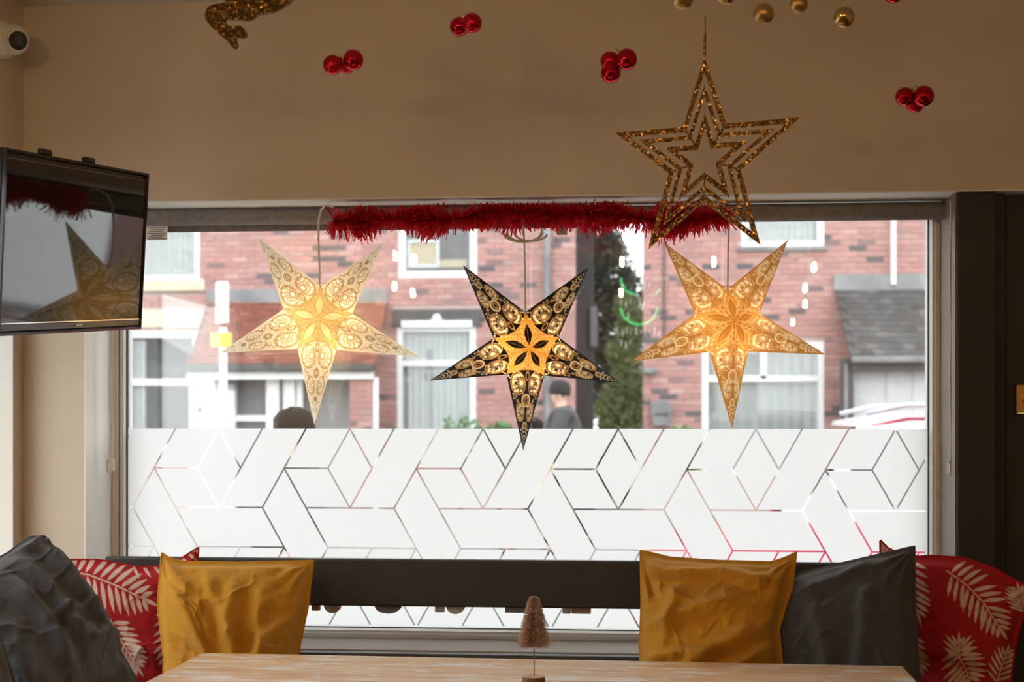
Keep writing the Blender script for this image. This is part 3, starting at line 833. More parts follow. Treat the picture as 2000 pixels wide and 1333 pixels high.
# ------------------------------------------------------------------ big glitter star of three nested outlines
GYS = 3.25
def zp(x, y): return (1190+x/3.251, 90+y/3.251)
OUT = [(605,62),(742,492),(1212,453),(836,788),(960,1262),(600,985),(243,1295),(378,808),(38,550),(468,515)]
CT = (606, 722)
gs = empty('glitter_star', P(*zp(*CT), GYS))
tag(gs, 'large gold glitter star of three nested outlines hanging in front of tinsel', 'star ornament')
def gpt(p, k, y): return P(*zp(CT[0]+(p[0]-CT[0])*k, CT[1]+(p[1]-CT[1])*k), y)
for (ka, kb) in ((1.0, 0.845), (0.735, 0.615), (0.455, 0.305)):
    v, f = [], []
    for y in (GYS, GYS+0.006):
        for k in (ka, kb):
            v += [gpt(p, k, GYS) + Vector((0, y-GYS, 0)) for p in OUT]
    n = 10
    for i in range(n):
        j = (i+1) % n
        f += [(i, j, n+j, n+i), (2*n+i, 3*n+i, 3*n+j, 2*n+j), (i, 2*n+i, 2*n+j, j), (n+i, n+j, 3*n+j, 3*n+i)]
    bm = bmesh.new(); vs = [bm.verts.new(p) for p in v]
    for q in f: bm.faces.new([vs[t] for t in q])
    from_bm('star_outline', bm, M['glitter'], gs)
for i in (1, 3, 5, 7, 9):
    for (ka, kb) in ((0.85, 0.73), (0.62, 0.45)):
        a, b = gpt(OUT[i], ka, GYS+0.003), gpt(OUT[i], kb, GYS+0.003)
        MB().tube([a, b], 0.0025, 6).build('bridge', M['glitter'], gs)
tp = gpt(OUT[0], 0.99, GYS+0.003)
up1 = P(1377, 62, GYS+0.003); up2 = P(1377, 30, GYS+0.003)
MB().tube([tp, up1], 0.0032, 8).build('glitter_cord', M['glitter'], gs)
MB().tube([up1, up2], 0.0018, 6).build('glitter_cord', M['glitter'], gs)
MB().tube([up2, Vector((up2.x, up2.y, ZC))], 0.0005, 4).build('thread', M['thread'], gs)
MB().tube([P(1377,56,GYS), P(1370,54,GYS-0.004), P(1366,50,GYS-0.008)], 0.0006, 5).build('knot_end', M['cord'], gs)
rebase(gs)

# ------------------------------------------------------------------ glitter reindeer figure at the ceiling
RYD = 2.85
DL = [(560,-40),(540,45),(400,65),(320,85),(260,110),(215,150),(195,200),(180,280),(185,330),(205,370),(280,460),(430,600),(560,710),(620,780),(660,835),(690,862),(718,868),
      (742,855),(762,800),(750,740),(733,680),(760,667),(880,672),(920,655),(936,620),(925,580),(900,540),(860,490),(820,460),(770,452),(720,465),(620,462),(570,430),(545,395),(545,360),(570,345),(700,347),
      (900,362),(980,360),(1030,345),(1080,295),(1120,265),(1250,250),(1350,232),(1450,200),(1530,160),(1600,110),(1680,55),(1760,-20),(2000,-170),(2400,-280),(2700,-300),(3000,-230),(3300,-170),(3430,-120),(3450,-200),(3150,-360),(2980,-480),(2930,-600),
      (3010,-690),(2960,-740),(2840,-710),(2650,-730),(2200,-670),(1600,-690),(1250,-770),(1020,-960),(900,-1120),(790,-1190),(720,-1260),(760,-1480),(700,-1500),(650,-1330),(520,-1470),(470,-1430),(590,-1260),
      (560,-1180),(420,-1100),(270,-1040),(230,-980),(270,-930),(430,-910),(560,-850),(590,-700),(560,-480),(540,-260)]
def dp(p): return P(380+p[0]/9.09, p[1]/9.09, RYD)
deer = empty('glitter_reindeer', dp((1500,-400)))
tag(deer, 'gold glitter reindeer figure darkened as if in shade with bent leg, cut off by picture top', 'ornament')
poly = [dp(p) for p in DL]
bm = bmesh.new()
vs = [bm.verts.new(p) for p in poly]; fc = bm.faces.new(vs)
r_ = bmesh.ops.extrude_face_region(bm, geom=[fc]); bmesh.ops.translate(bm, vec=(0, 0.008, 0), verts=[e for e in r_['geom'] if isinstance(e, bmesh.types.BMVert)])
bmesh.ops.triangulate(bm, faces=[q for q in bm.faces if len(q.verts) > 4])
from_bm('body', bm, M['glitter_shaded'], deer)
for x in (1400, 2500):
    a = dp((x, -650)); MB().tube([a+Vector((0,0.004,0)), Vector((a.x, a.y+0.004, ZC))], 0.0005, 4).build('thread', M['thread'], deer)
rebase(deer)

# ------------------------------------------------------------------ television on its wall bracket
def tvp(px, py, t): return PD(px, py, t)
LTc, RTc, RBc = tvp(13,289,3.19), tvp(292,340,3.88), tvp(272,643,3.909)
ex = (RTc-LTc); W_ = ex.length; ex.normalize()
ez = (LTc+ (RTc-LTc)*0 - (LTc+RBc-RTc)); ez = (ez-ex*ez.dot(ex)); H_ = ez.length; ez.normalize()
ey = ez.cross(ex); ey.normalize()           # points behind the screen
if ey.dot(FWD) < 0 and ey.x > 0: ey = -ey
tv_root = empty('television', (LTc+RBc)/2)
tag(tv_root, 'black flat television on wall bracket tilted down into the corner', 'television')
Mtv = Matrix.Translation((LTc+RBc)/2) @ Matrix((( ex.x, ey.x, ez.x, 0),(ex.y, ey.y, ez.y, 0),(ex.z, ey.z, ez.z, 0),(0,0,0,1)))
def tvbuild(mb, name, mt, parent=tv_root, **k):
    mb.v = [tuple(Mtv @ Vector(p)) for p in mb.v]
    return mb.build(name, mt, parent, **k)
w2, h2 = W_/2, H_/2
tvbuild(MB().box((-w2, 0.004, -h2), (w2, 0.030, h2)), 'casing', M['black_plastic'], bevel=0.004)
tvbuild(MB().box((-w2*0.75, 0.03, -h2*0.7), (w2*0.75, 0.055, h2*0.55)), 'rear_housing', M['black_plastic'], bevel=0.006)
tvbuild(MB().frame(-w2, w2, -h2, h2, [(0,0.004),(0.0,-0.003),(0.006,-0.004),(0.010,0.002),(0.010,0.004)], 0), 'bezel', M['black_plastic'])
tvbuild(MB().box((-w2+0.0105, 0.0005, -h2+0.030), (w2-0.0105, 0.0035, h2-0.022)), 'screen', M['screen'])
tvbuild(MB().box((-w2+0.011, -0.0005, -h2+0.0105), (w2-0.011, 0.0030, -h2+0.0255)), 'lower_strip', M['black_plastic'], bevel=0.001)
tvbuild(MB().box((-w2+0.012, -0.001, -h2+0.0265), (w2-0.012, 0.0012, -h2+0.0292)), 'chrome_strip', mat('tv_chrome', (0.75,0.72,0.68), 0.15, 1.0))
tvbuild(MB().box((-w2+0.012, -0.0006, h2-0.0215), (w2-0.012, 0.0012, h2-0.0195)), 'upper_edge_strip', mat('tv_edge', (0.30,0.26,0.22), 0.25, 1.0))
tvbuild(MB().box((0.0, -0.0012, -h2+0.015), (0.03, -0.0004, -h2+0.021)), 'maker_mark', M['label'])
for x in (-0.17, 0.04):
    tvbuild(MB().box((x, 0.012, h2), (x+0.045, 0.030, h2+0.016)), 'mounting_tab', M['black_plastic'], bevel=0.005)
# arm from the left wall
bc = Mtv @ Vector((0, 0.055, 0))
MB().tube([bc, bc+Vector((-0.10, 0.08, 0.05)), Vector((XL+0.02, bc.y+0.05, 2.10))], 0.016, 10).build('wall_arm', M['black_plastic'], tv_root)
MB().box((XL, bc.y-0.01, 2.02), (XL+0.02, bc.y+0.11, 2.18)).build('wall_plate', M['black_plastic'], tv_root, bevel=0.003)
rebase(tv_root)

# ------------------------------------------------------------------ security camera on the left wall
cc = P(16, 80, 3.90)
ct = empty('security_camera', (XL, cc.y, cc.z)); tag(ct, 'white dome security camera high on the left wall', 'security camera')
bx = Vector((XL, cc.y, cc.z+0.004))
smooth_by_angle(MB().lathe([(0.055,0),(0.056,0.01),(0.053,0.035),(0.045,0.05),(0.0,0.052)], bx, 40, (1,0.0,0.0)).build('base_collar', M['white_plastic'], ct))
hc = bx+Vector((0.062, -0.006, -0.002))
MB().ball(hc, 0.043, 32, 20).build('eyeball_housing', M['white_plastic'], ct, True)
ld = (PD(58, 106, 3.80)-hc); ld = Vector((0.62, -0.74, -0.27)).normalized()
smooth_by_angle(MB().lathe([(0.0295,0.026),(0.029,0.046),(0.026,0.0485),(0.026,0.044),(0.0,0.044)], hc, 32, ld).build('lens_ring', M['white_plastic'], ct))
smooth_by_angle(MB().lathe([(0.0262,0.0445),(0.0262,0.0465),(0.0,0.0475)], hc, 32, ld).build('lens_window', mat('lens_black', (0.008,0.012,0.016), 0.12, coat=0.6), ct))
smooth_by_angle(MB().lathe([(0.013,0.0468),(0.013,0.0490),(0.010,0.0494),(0.0,0.0482)], hc, 24, ld).build('lens', mat('lens_blue', (0.03,0.05,0.07), 0.08, coat=1.0), ct))
MB().box((XL+0.036, cc.y-0.0535, cc.z+0.018), (XL+0.040, cc.y-0.046, cc.z+0.04)).build('side_marking', M['ink'], ct)
rebase(ct)
# ------------------------------------------------------------------ cushions
def vnoise(x, y, seed=0):
    rs = np.random.default_rng(seed); G = rs.random((64, 64))
    xi, yi = np.floor(x).astype(int), np.floor(y).astype(int); fx, fy = x-xi, y-yi
    fx, fy = fx*fx*(3-2*fx), fy*fy*(3-2*fy)
    g = lambda a, b: G[a % 64, b % 64]
    return (g(xi,yi)*(1-fx)+g(xi+1,yi)*fx)*(1-fy)+(g(xi,yi+1)*(1-fx)+g(xi+1,yi+1)*fx)*fy
def fbm(x, y, seed=0, o=4):
    s = 0; a = 0.5
    for k in range(o): s = s+a*(vnoise(x*2**k, y*2**k, seed+k)-0.5); a *= 0.5
    return s
def inv_bilinear(c, px, py):
    u = v = 0.5
    c = [Vector((*q, 0)) for q in c]
    for _ in range(30):
        p = c[0]*(1-u)*(1-v)+c[1]*u*(1-v)+c[2]*u*v+c[3]*(1-u)*v
        du = (c[1]-c[0])*(1-v)+(c[2]-c[3])*v; dv = (c[3]-c[0])*(1-u)+(c[2]-c[1])*u
        e = Vector((px, py, 0))-p; det = du.x*dv.y-du.y*dv.x
        u += (e.x*dv.y-e.y*dv.x)/det; v += (du.x*e.y-du.y*e.x)/det
    return u, v
def leaf_mask(U, V, sp, n, ln, sides=(1, -1), ang=50, wid=0.078):
    """palm leaf print: spine polyline in uv, n leaflets a side"""
    mask = np.zeros_like(U)
    pts = [np.array(p) for p in sp]
    seg = [np.linalg.norm(pts[i+1]-pts[i]) for i in range(len(pts)-1)]; tot = sum(seg)
    def at(t):
        d = t*tot
        for i, s in enumerate(seg):
            if d <= s or i == len(seg)-1:
                k = min(1, d/s); return pts[i]*(1-k)+pts[i+1]*k, (pts[i+1]-pts[i])/s
            d -= s
    def lens(a, b, w):
        nonlocal mask
        L = np.linalg.norm(b-a)
        if L < 1e-5: return
        d = (b-a)/L
        x0, x1 = min(a[0],b[0])-w, max(a[0],b[0])+w; y0, y1 = min(a[1],b[1])-w, max(a[1],b[1])+w
        k = np.nonzero((U > x0) & (U < x1) & (V > y0) & (V < y1))
        dx, dy = U[k]-a[0], V[k]-a[1]
        s = np.clip((dx*d[0]+dy*d[1])/L, 0, 1); q = np.abs(-dx*d[1]+dy*d[0])
        h = w*np.sin(np.pi*s**0.8)**0.8
        ok = ((dx*d[0]+dy*d[1]) > 0) & ((dx*d[0]+dy*d[1]) < L)
        mask[k] = np.maximum(mask[k], np.where(ok, 1-sst(-0.0025, 0.0025, q-h), 0))
    for i in range(len(pts)-1): 
        a, b = pts[i], pts[i+1]; L = np.linalg.norm(b-a); d = (b-a)/L
        dx, dy = U-a[0], V-a[1]; s = dx*d[0]+dy*d[1]; q = np.abs(-dx*d[1]+dy*d[0])
        mask = np.maximum(mask, np.where((s > -0.004) & (s < L+0.004), 1-sst(0.003, 0.0065, q), 0))
    for k in range(n):
        t = (k+0.6)/n
        p, d = at(t)
        for sd in sides:
            tt = t+ (0.3/n if sd > 0 else 0)
            p, d = at(min(1, tt))
            l = ln*(0.55+0.45*math.sin(math.pi*min(1, 0.15+0.75*tt)))*(1.0 if tt < 0.75 else 1.0-0.35*(tt-0.75)/0.25)
            a_ = math.radians(ang*(1.15-0.55*tt))*sd
            dd = np.array([d[0]*math.cos(a_)-d[1]*math.sin(a_), d[0]*math.sin(a_)+d[1]*math.cos(a_)])
            lens(p+dd*ln*0.06, p+dd*l, ln*wid)
    p, d = at(1.0); lens(p, p+d*ln*0.6, ln*wid*0.8)
    return mask
def prof(spec, s):
    if isinstance(spec, (int, float)): return spec*np.sin(np.pi*s)
    xs = [a for a, b in spec]; ys = [b for a, b in spec]
    r = np.interp(s, xs, ys)
    k = np.array([1, 2, 3, 2, 1])/9.0
    return r if r.ndim == 0 else r
def cushion(label, pxc, Ys, thick, mt, bow=(0.04,0.04,0.04,0.04), folds=(), N=110, seed=1, rough_amp=0.010, leaves=None, base=None, ripple=0.006, seam=None, fk=2.0):
    """four corner pixels (TL, TR, BR, BL) with a depth each; bow: inward bend of top, right, bottom, left"""
    C4 = [P(*p, y) for p, y in zip(pxc, Ys)]
    c = [np.array(q) for q in C4]
    nrm = np.cross(c[1]-c[0], c[3]-c[0]); nrm = nrm+np.cross(c[2]-c[1], c[0]-c[1])*-1*0
    nrm = nrm/np.linalg.norm(nrm)
    if nrm.dot(np.array(EYE)-c[0]) < 0: nrm = -nrm
    g = np.linspace(0, 1, N)
    V, U = np.meshgrid(g, g, indexing='ij')
    # denser rows near the rim so that the flange stays crisp
    warp = lambda t: t-0.045*np.sin(2*np.pi*t)
    U, V = warp(U), warp(V)
    bt, br_, bb, bl_ = bow
    Uw = U+prof(bl_, V)*(1-U)-prof(br_, V)*U
    Vw = V+prof(bt, U)*(1-V)-prof(bb, U)*V
    S = (c[0][None,None]*((1-Uw)*(1-Vw))[...,None]+c[1]*(Uw*(1-Vw))[...,None]+c[2]*(Uw*Vw)[...,None]+c[3]*((1-Uw)*Vw)[...,None])
    ed = np.minimum(np.minimum(U, 1-U), np.minimum(V, 1-V))
    rim = sst(0.012, 0.07, ed)
    hu, hv = 1-np.abs(2*U-1)**2.6, 1-np.abs(2*V-1)**2.6
    h = np.clip(hu*hv, 0, 1)**0.62*(0.25+0.75*rim)
    h = h*(1+0.10*(V-0.5))
    wr = fbm(U*5+seed, V*5, seed)*rough_amp*2+fbm(U*13, V*13+seed, seed+9, 3)*rough_amp*0.5
    wx, wy = fbm(U*2.2+seed, V*2.2, seed+40)*1.6, fbm(U*2.2, V*2.2+seed, seed+50)*1.6
    rg = 1-np.abs(fbm(U*2.6+wx*2+seed, V*5.5+wy*2, seed+60, 3))*4.2
    wr = wr+rough_amp*0.75*np.clip(rg, 0, 1)**4*sst(0.05, 0.2, ed)
    for (cu, cv, k0) in ((0,0,1.0),(1,0,1.3),(1,1,0.8),(0,1,1.7)):
        r = np.hypot(U-cu, V-cv); a = np.arctan2(np.abs(V-cv), np.abs(U-cu))
        wr = wr+ripple*np.sin(a*11*k0+seed+fbm(U*3, V*3, seed+3)*5)*np.exp(-(r/0.28)**2)*sst(0.03, 0.12, r)
    for (u0, v0, u1, v1, w, am) in folds:
        du, dv = u1-u0, v1-v0; L = math.hypot(du, dv)
        jit = fbm(U*4+seed*3, V*4, seed+21)*0.07
        s = ((U-u0)*du+(V-v0)*dv)/L/L; q = (-(U-u0)*dv+(V-v0)*du)/L+jit
        tp = sst(-0.12, 0.25, s)*(1-sst(0.72, 1.12, s))
        wr = wr+fk*am*tp*(np.exp(-(q/w)**2)-0.45*np.exp(-((q-1.7*w)/(1.2*w))**2))
    front = S+nrm*(h*thick+wr*np.clip(rim+0.15, 0, 1)+0.0015)[...,None]
    back = S-nrm*(h*thick*0.7)[...,None]
    Vt = np.concatenate([front.reshape(-1,3), back.reshape(-1,3)])
    a = np.arange(N-1)[:,None]*N+np.arange(N-1)[None,:]
    F = np.stack([a, a+N, a+N+1, a+1], -1).reshape(-1,4)
    F2 = F[:, ::-1]+N*N
    me = bpy.data.meshes.new('cushion_cover'); me.from_pydata(Vt.tolist(), [], np.concatenate([F, F2]).tolist()); me.update()
    me.polygons.foreach_set('use_smooth', [True]*len(me.polygons)); me.materials.append(mt)
    if leaves is not None:
        msk = np.zeros_like(U)
        for (sp, n, ln, sides, ang) in leaves:
            spu = [inv_bilinear(pxc, *p) for p in sp]
            scale = math.hypot(pxc[1][0]-pxc[0][0], pxc[1][1]-pxc[0][1])
            msk = np.maximum(msk, leaf_mask(Uw, Vw, spu, n, ln/scale, sides, ang))
        msk = msk*(0.92+0.1*fbm(U*80, V*80, 4, 2))
        col = np.zeros((2*N*N, 4)); col[:] = (*base[0], 1)
        k = msk.reshape(-1)[:,None]
        col[:N*N] = col[:N*N]*(1-k)+np.array([*base[1], 1])*k
        at = me.color_attributes.new('print', 'FLOAT_COLOR', 'POINT'); at.data.foreach_set('color', col.ravel())
    root = empty('cushion', sum(C4, Vector())/4); tag(root, label, 'cushion', 'scatter cushions on the window bench')
    link(bpy.data.objects.new('cushion_cover', me), root)
    st = 3
    rimpts = [S[0, i] for i in range(0, N, st)]+[S[i, N-1] for i in range(0, N, st)]+[S[N-1, i] for i in range(N-1, -1, -st)]+[S[i, 0] for i in range(N-1, -1, -st)]
    rimpts.append(rimpts[0])
    rp = [Vector(p)+Vector(nrm)*0.0005 for p in rimpts]
    pts = [rp[0]]
    for p in rp[1:]:
        if (p-pts[-1]).length > 0.002: pts.append(p)
    o = MB().tube(pts, 0.0030, 6, cap=False).build('seam_edge', seam or mt, root, True)
    rebase(root)
    return root
M['mustard'] = mat('mustard_linen', (0.62, 0.30, 0.026), 0.9, spec=0.08, var=0.20, scale=420, bump=0.9, bscale=750, sheen=0.15)
M['grey_cloth'] = mat('slate_grey_linen', (0.072, 0.078, 0.090), 0.92, spec=0.08, var=0.28, scale=420, bump=0.9, bscale=750, sheen=0.25)
M['red_print'] = mat_attr('red_palm_print_linen', rough=0.92, bump=0.4, bscale=900)
M['red_plain'] = mat('red_linen_edge', (0.40, 0.018, 0.022), 0.92, spec=0.08, var=0.08, scale=60)
RED = ((0.42, 0.018, 0.024), (0.70, 0.57, 0.47))
B = 1425
YW = 3.90
cushion('red cushion with white palm leaves between the grey and mustard ones, left', [(100,1094),(388,1070),(392,B),(112,B+20)], (3.80,3.94,3.88,3.72), 0.075, M['red_print'],
        (((0,0),(0.3,0.02),(0.6,0.085),(0.8,0.09),(0.95,0.02),(1,0)), 0.03, 0.03, 0.03), [(0.5,0.5,1.0,0.62,0.05,0.010)], 250, 3, 0.006,
        leaves=[([(128,1119),(171,1126),(220,1146),(277,1174)], 11, 52, (1,-1), 66), ([(240,1106),(300,1094),(384,1076)], 8, 36, (1,), 62),
                ([(330,1180),(326,1230),(318,1290)], 7, 34, (1,), 60), ([(214,1216),(238,1262),(262,1300)], 9, 44, (-1,1), 50), ([(170,1240),(150,1300)], 7, 40, (1,-1), 50),
                ([(300,1330),(350,1380)], 7, 40, (1,-1), 50)], base=RED, seam=M['red_plain'])
cushion('mustard cushion on the left side of the bench', [(316,1081),(612,1096),(584,B-5),(318,B+5)], (3.80,3.84,3.66,3.62), 0.085, M['mustard'],
        (((0,0),(0.06,0.03),(0.15,0.045),(0.5,0.035),(0.85,0.012),(1,0)), ((0,0),(0.3,0.01),(0.5,0.04),(0.62,0.05),(0.8,0.03),(1,0)), 0.02, ((0,0),(0.3,-0.03),(0.6,0.01),(1,0))),
        [(0.05,0.12,0.45,0.80,0.05,0.016), (0.50,0.15,0.56,0.8,0.055,0.014), (0.72,0.20,0.76,0.75,0.05,0.013), (0.30,0.10,0.62,0.62,0.04,0.010), (0.90,0.40,0.62,0.75,0.045,0.012), (0.02,0.02,0.22,0.22,0.03,0.014), (0.05,0.5,0.5,0.72,0.03,-0.012)], 150, 5, 0.011, fk=1.5)
cushion('slate grey cushion leaning on left wall beside a red cushion', [(-180,1160),(86,1048),(266,1330),(20,1520)], (2.95,3.34,3.22,2.72), 0.10, M['grey_cloth'],
        (((0,0),(0.4,0.03),(0.7,0.01),(0.9,-0.03),(1,0)), ((0,0),(0.1,-0.02),(0.5,-0.05),(1,0)), 0.03, 0.03),
        [(0.55,0.15,0.62,0.85,0.045,0.016), (0.75,0.12,0.85,0.8,0.05,0.018), (0.40,0.2,0.5,0.9,0.05,0.016), (0.62,0.75,0.98,0.82,0.04,0.018), (0.45,0.55,0.9,0.62,0.03,0.012), (0.9,0.1,0.6,0.1,0.04,0.014)], 150, 8, 0.010, fk=1.1)
cushion('slate grey cushion at the far left edge, nearest the camera', [(-260,1190),(-40,1130),(50,1420),(-190,1500)], (2.55,2.72,2.68,2.5), 0.07, M['grey_cloth'],
        (0.03, -0.02, 0.03, 0.03), [(0.5,0.2,0.8,0.9,0.05,0.014)], 70, 11, 0.010)
cushion('red cushion with beige palm leaves at the far right by the door post', [(1719,1056),(2016,1146),(1972,B+10),(1700,B)], (3.91,3.76,3.70,3.84), 0.075, M['red_print'],
        (((0,0),(0.06,0.03),(0.2,0.045),(0.35,0.0),(0.55,-0.045),(0.75,-0.04),(0.92,0.0),(1,0)), 0.05, 0.02, 0.03), [(0.2,0.62,0.9,0.66,0.05,-0.016), (0.4,0.72,0.9,0.8,0.05,0.012)], 260, 6, 0.006,
        leaves=[([(1858,1119),(1898,1148),(1931,1183),(1957,1228)], 11, 50, (1,-1), 66), ([(1783,1092),(1786,1130),(1793,1167),(1803,1200)], 8, 44, (-1,1), 66),
                ([(1728,1104),(1726,1060)], 6, 26, (1,-1), 50), ([(1788,1240),(1793,1275),(1802,1308)], 7, 40, (-1,1), 58),
                ([(1880,1268),(1886,1290),(1900,1326)], 7, 50, (1,-1), 75), ([(1884,1290),(1884,1262)], 4, 40, (1,-1), 60), ([(2006,1200),(1994,1160)], 7, 40, (1,-1), 55), ([(1950,1340),(1968,1280)], 6, 36, (1,-1), 50)],
        base=RED, seam=M['red_plain'])
cushion('slate grey cushion between mustard and red cushions on the right', [(1520,1130),(1786,1068),(1800,B),(1530,B)], (3.78,3.70,3.50,3.55), 0.07, M['grey_cloth'],
        (0.0, ((0,0),(0.3,0.012),(1,0)), 0.02, 0.0), [(0.2,0.2,0.75,0.1,0.05,0.014), (0.3,0.25,0.4,0.8,0.06,0.012), (0.7,0.2,0.6,0.8,0.06,0.012)], 120, 14, 0.009, fk=1.4)
cushion('mustard cushion on the right side of the bench', [(1251,1076),(1555,1080),(1532,B),(1258,B)], (3.82,3.74,3.54,3.60), 0.09, M['mustard'],
        (((0,0),(0.05,0.01),(0.2,0.04),(0.5,0.055),(0.85,0.06),(0.94,0.03),(1,0)), ((0,0),(0.2,0.01),(0.34,0.05),(0.45,0.08),(0.6,0.05),(1,0)), 0.02, ((0,0),(0.3,0.0),(0.55,-0.02),(1,0))),
        [(0.02,0.10,0.50,0.16,0.035,0.014), (0.45,0.12,0.95,0.16,0.04,0.014), (0.10,0.45,0.70,0.32,0.05,0.013), (0.30,0.75,0.95,0.42,0.045,0.018), (0.45,0.85,0.98,0.55,0.04,0.014), (0.05,0.66,0.6,0.62,0.035,0.010), (0.3,0.2,0.2,0.6,0.05,0.010), (0.0,0.05,0.14,0.3,0.03,-0.012)], 150, 17, 0.010)

# ------------------------------------------------------------------ bottle-brush tree on the table
tb = PD(1043, 1352, 3.075)
tree = empty('bottle_brush_tree', (tb.x, tb.y, 0.7505)); tag(tree, 'small frosted bottle-brush tree on a log slice standing on table', 'ornament tree')
zb0 = 0.7505
M['bark'] = mat('log_bark', (0.20, 0.105, 0.05), 0.9, var=0.5, scale=60, bump=0.8, bscale=150)
M['cutwood'] = mat('cut_wood', (0.62, 0.42, 0.26), 0.7, var=0.2, scale=40)
lg = MB()
nn = 36; v = []; f = []
for (r, z) in ((0.0235, 0), (0.0245, 0.008), (0.0245, 0.024), (0.0236, 0.0325)):
    for k in range(nn):
        q = 2*math.pi*k/nn; rr_ = r*(1+0.03*math.sin(k*2.7)+0.02*math.sin(k*5.1+z*200))
        v.append((tb.x+rr_*math.cos(q), tb.y+rr_*math.sin(q), zb0+z))
for i in range(3):
    for k in range(nn): f.append((i*nn+k, i*nn+(k+1)%nn, (i+1)*nn+(k+1)%nn, (i+1)*nn+k))
f.append(tuple(range(nn))[::-1])
lo = obj('log_bark', v, f, M['bark'], tree)
MB().lathe([(0.0228, 0.0318),(0.0228, 0.0335),(0,0.0335)], (tb.x, tb.y, zb0), 36).build('log_face', M['cutwood'], tree)
z_a = EYE.z-(1265-YH)*3.075/FPX; z_b = EYE.z-(1163-YH)*3.075/FPX
MB().tube([(tb.x+0.0005, tb.y, zb0+0.033), (tb.x, tb.y, z_a), (tb.x, tb.y, z_b-0.004)], 0.0011, 8).build('wire_stem', M['wire'], tree)
bv, bf = [], []
r5 = random.Random(11)
turns = 26
for i in range(5200):
    t = i/5200.0
    z = z_a+0.003+(z_b-z_a-0.006)*t
    env = np.interp(t, [0, 0.05, 0.12, 0.35, 0.6, 0.85, 0.96, 1.0], [0.033, 0.0365, 0.036, 0.030, 0.024, 0.016, 0.012, 0.007])
    q = t*turns*2*math.pi + (math.pi if i % 2 else 0) + r5.gauss(0, 0.9)
    L = env*r5.uniform(0.82, 1.06)
    d = Vector((math.cos(q), math.sin(q), r5.uniform(-0.16, 0.04)))
    p0 = Vector((tb.x, tb.y, z)); p1 = p0+d*L
    w = Vector((-math.sin(q), math.cos(q), 0))*0.00028; u = Vector((0,0,0.00028))
    n = len(bv)
    bv += [p0-w, p0+w, p0+u, p1-w, p1+w, p1+u]; bf += [(n,n+1,n+4,n+3),(n+1,n+2,n+5,n+4),(n+2,n,n+3,n+5),(n+3,n+4,n+5)]
M['bristle'] = mat('frosted_bristle', (0.60, 0.43, 0.32), 0.5, var=0.25, scale=120)
M['frost'] = mat('frost_beads', (0.85, 0.80, 0.76), 0.25, var=0.05)
o = obj('bristles', bv, bf, M['bristle'], tree); tag(o, kind='stuff')
fm = MB(); bead = MB().ball((0,0,0), 1, 6, 4)
for i in range(420):
    t = r5.random()**1.0
    z = z_a+0.003+(z_b-z_a-0.006)*t
    env = np.interp(t, [0, 0.05, 0.12, 0.35, 0.6, 0.85, 0.96, 1.0], [0.033, 0.0365, 0.036, 0.030, 0.024, 0.016, 0.012, 0.007])
    q = r5.random()*6.283; L = env*r5.uniform(0.85, 1.03); s = r5.uniform(0.0005, 0.0011)
    c = Vector((tb.x+math.cos(q)*L, tb.y+math.sin(q)*L, z-0.05*L))
    fm.add([(a[0]*s+c.x, a[1]*s+c.y, a[2]*s+c.z) for a in bead.v], bead.f)
o = fm.build('frost_beads', M['frost'], tree, True); tag(o, kind='stuff')
rebase(tree)

# ------------------------------------------------------------------ fittings seen below the back rail
M['steel'] = mat('brushed_steel', (0.60, 0.60, 0.61), 0.3, 0.3, var=0.2, scale=40)
M['dark_steel'] = mat('dark_pan_steel', (0.22, 0.22, 0.24), 0.35, 0.0, var=0.2)
M['pale_wood'] = mat('pale_wood_block', (0.50, 0.33, 0.20), 0.6, var=0.15)
FYY = RY+0.030
def rail_fit(px0, px1, pyb, mt, nm, roundb):
    a, b = P(px0, pyb, FYY), P(px1, pyb, FYY)
    zt_ = zbm+0.03
    if roundb:
        w = (b.x-a.x)/2; cx = (a.x+b.x)/2; hgt = (zbm-a.z)+0.002
        pts = [(cx+w*math.cos(math.pi+math.pi*k/16), FYY, zbm-0.0+hgt*math.sin(math.pi+math.pi*k/16)*1.0) for k in range(17)]
        pts += [(cx+w, FYY, zt_), (cx-w, FYY, zt_)]
        MB().prism(pts, (0, 0.02, 0)).build(nm, mt, bench)
    else:
        MB().box((a.x, FYY, a.z), (b.x, FYY+0.02, zt_)).build(nm, mt, bench, bevel=0.003)
for spec in ((608, 624, 1194, M['pale_wood'], 'rail_block', False), (632, 666, 1197, M['steel'], 'rail_fitting', True), (731, 784, 1198, M['dark_steel'], 'rail_disc', True),
             (849, 868, 1197, M['steel'], 'rail_fitting', False), (871, 908, 1199, M['steel'], 'rail_fitting', True), (986, 1034, 1198, M['dark_steel'], 'rail_bar', False),
             (1098, 1115, 1200, M['steel'], 'rail_fitting', False), (1116, 1154, 1200, M['pale_wood'], 'rail_block', False)):
    rail_fit(*spec)
for c_ in bench.children: c_.matrix_parent_inverse = Matrix.Translation(-Vector(bench.location))

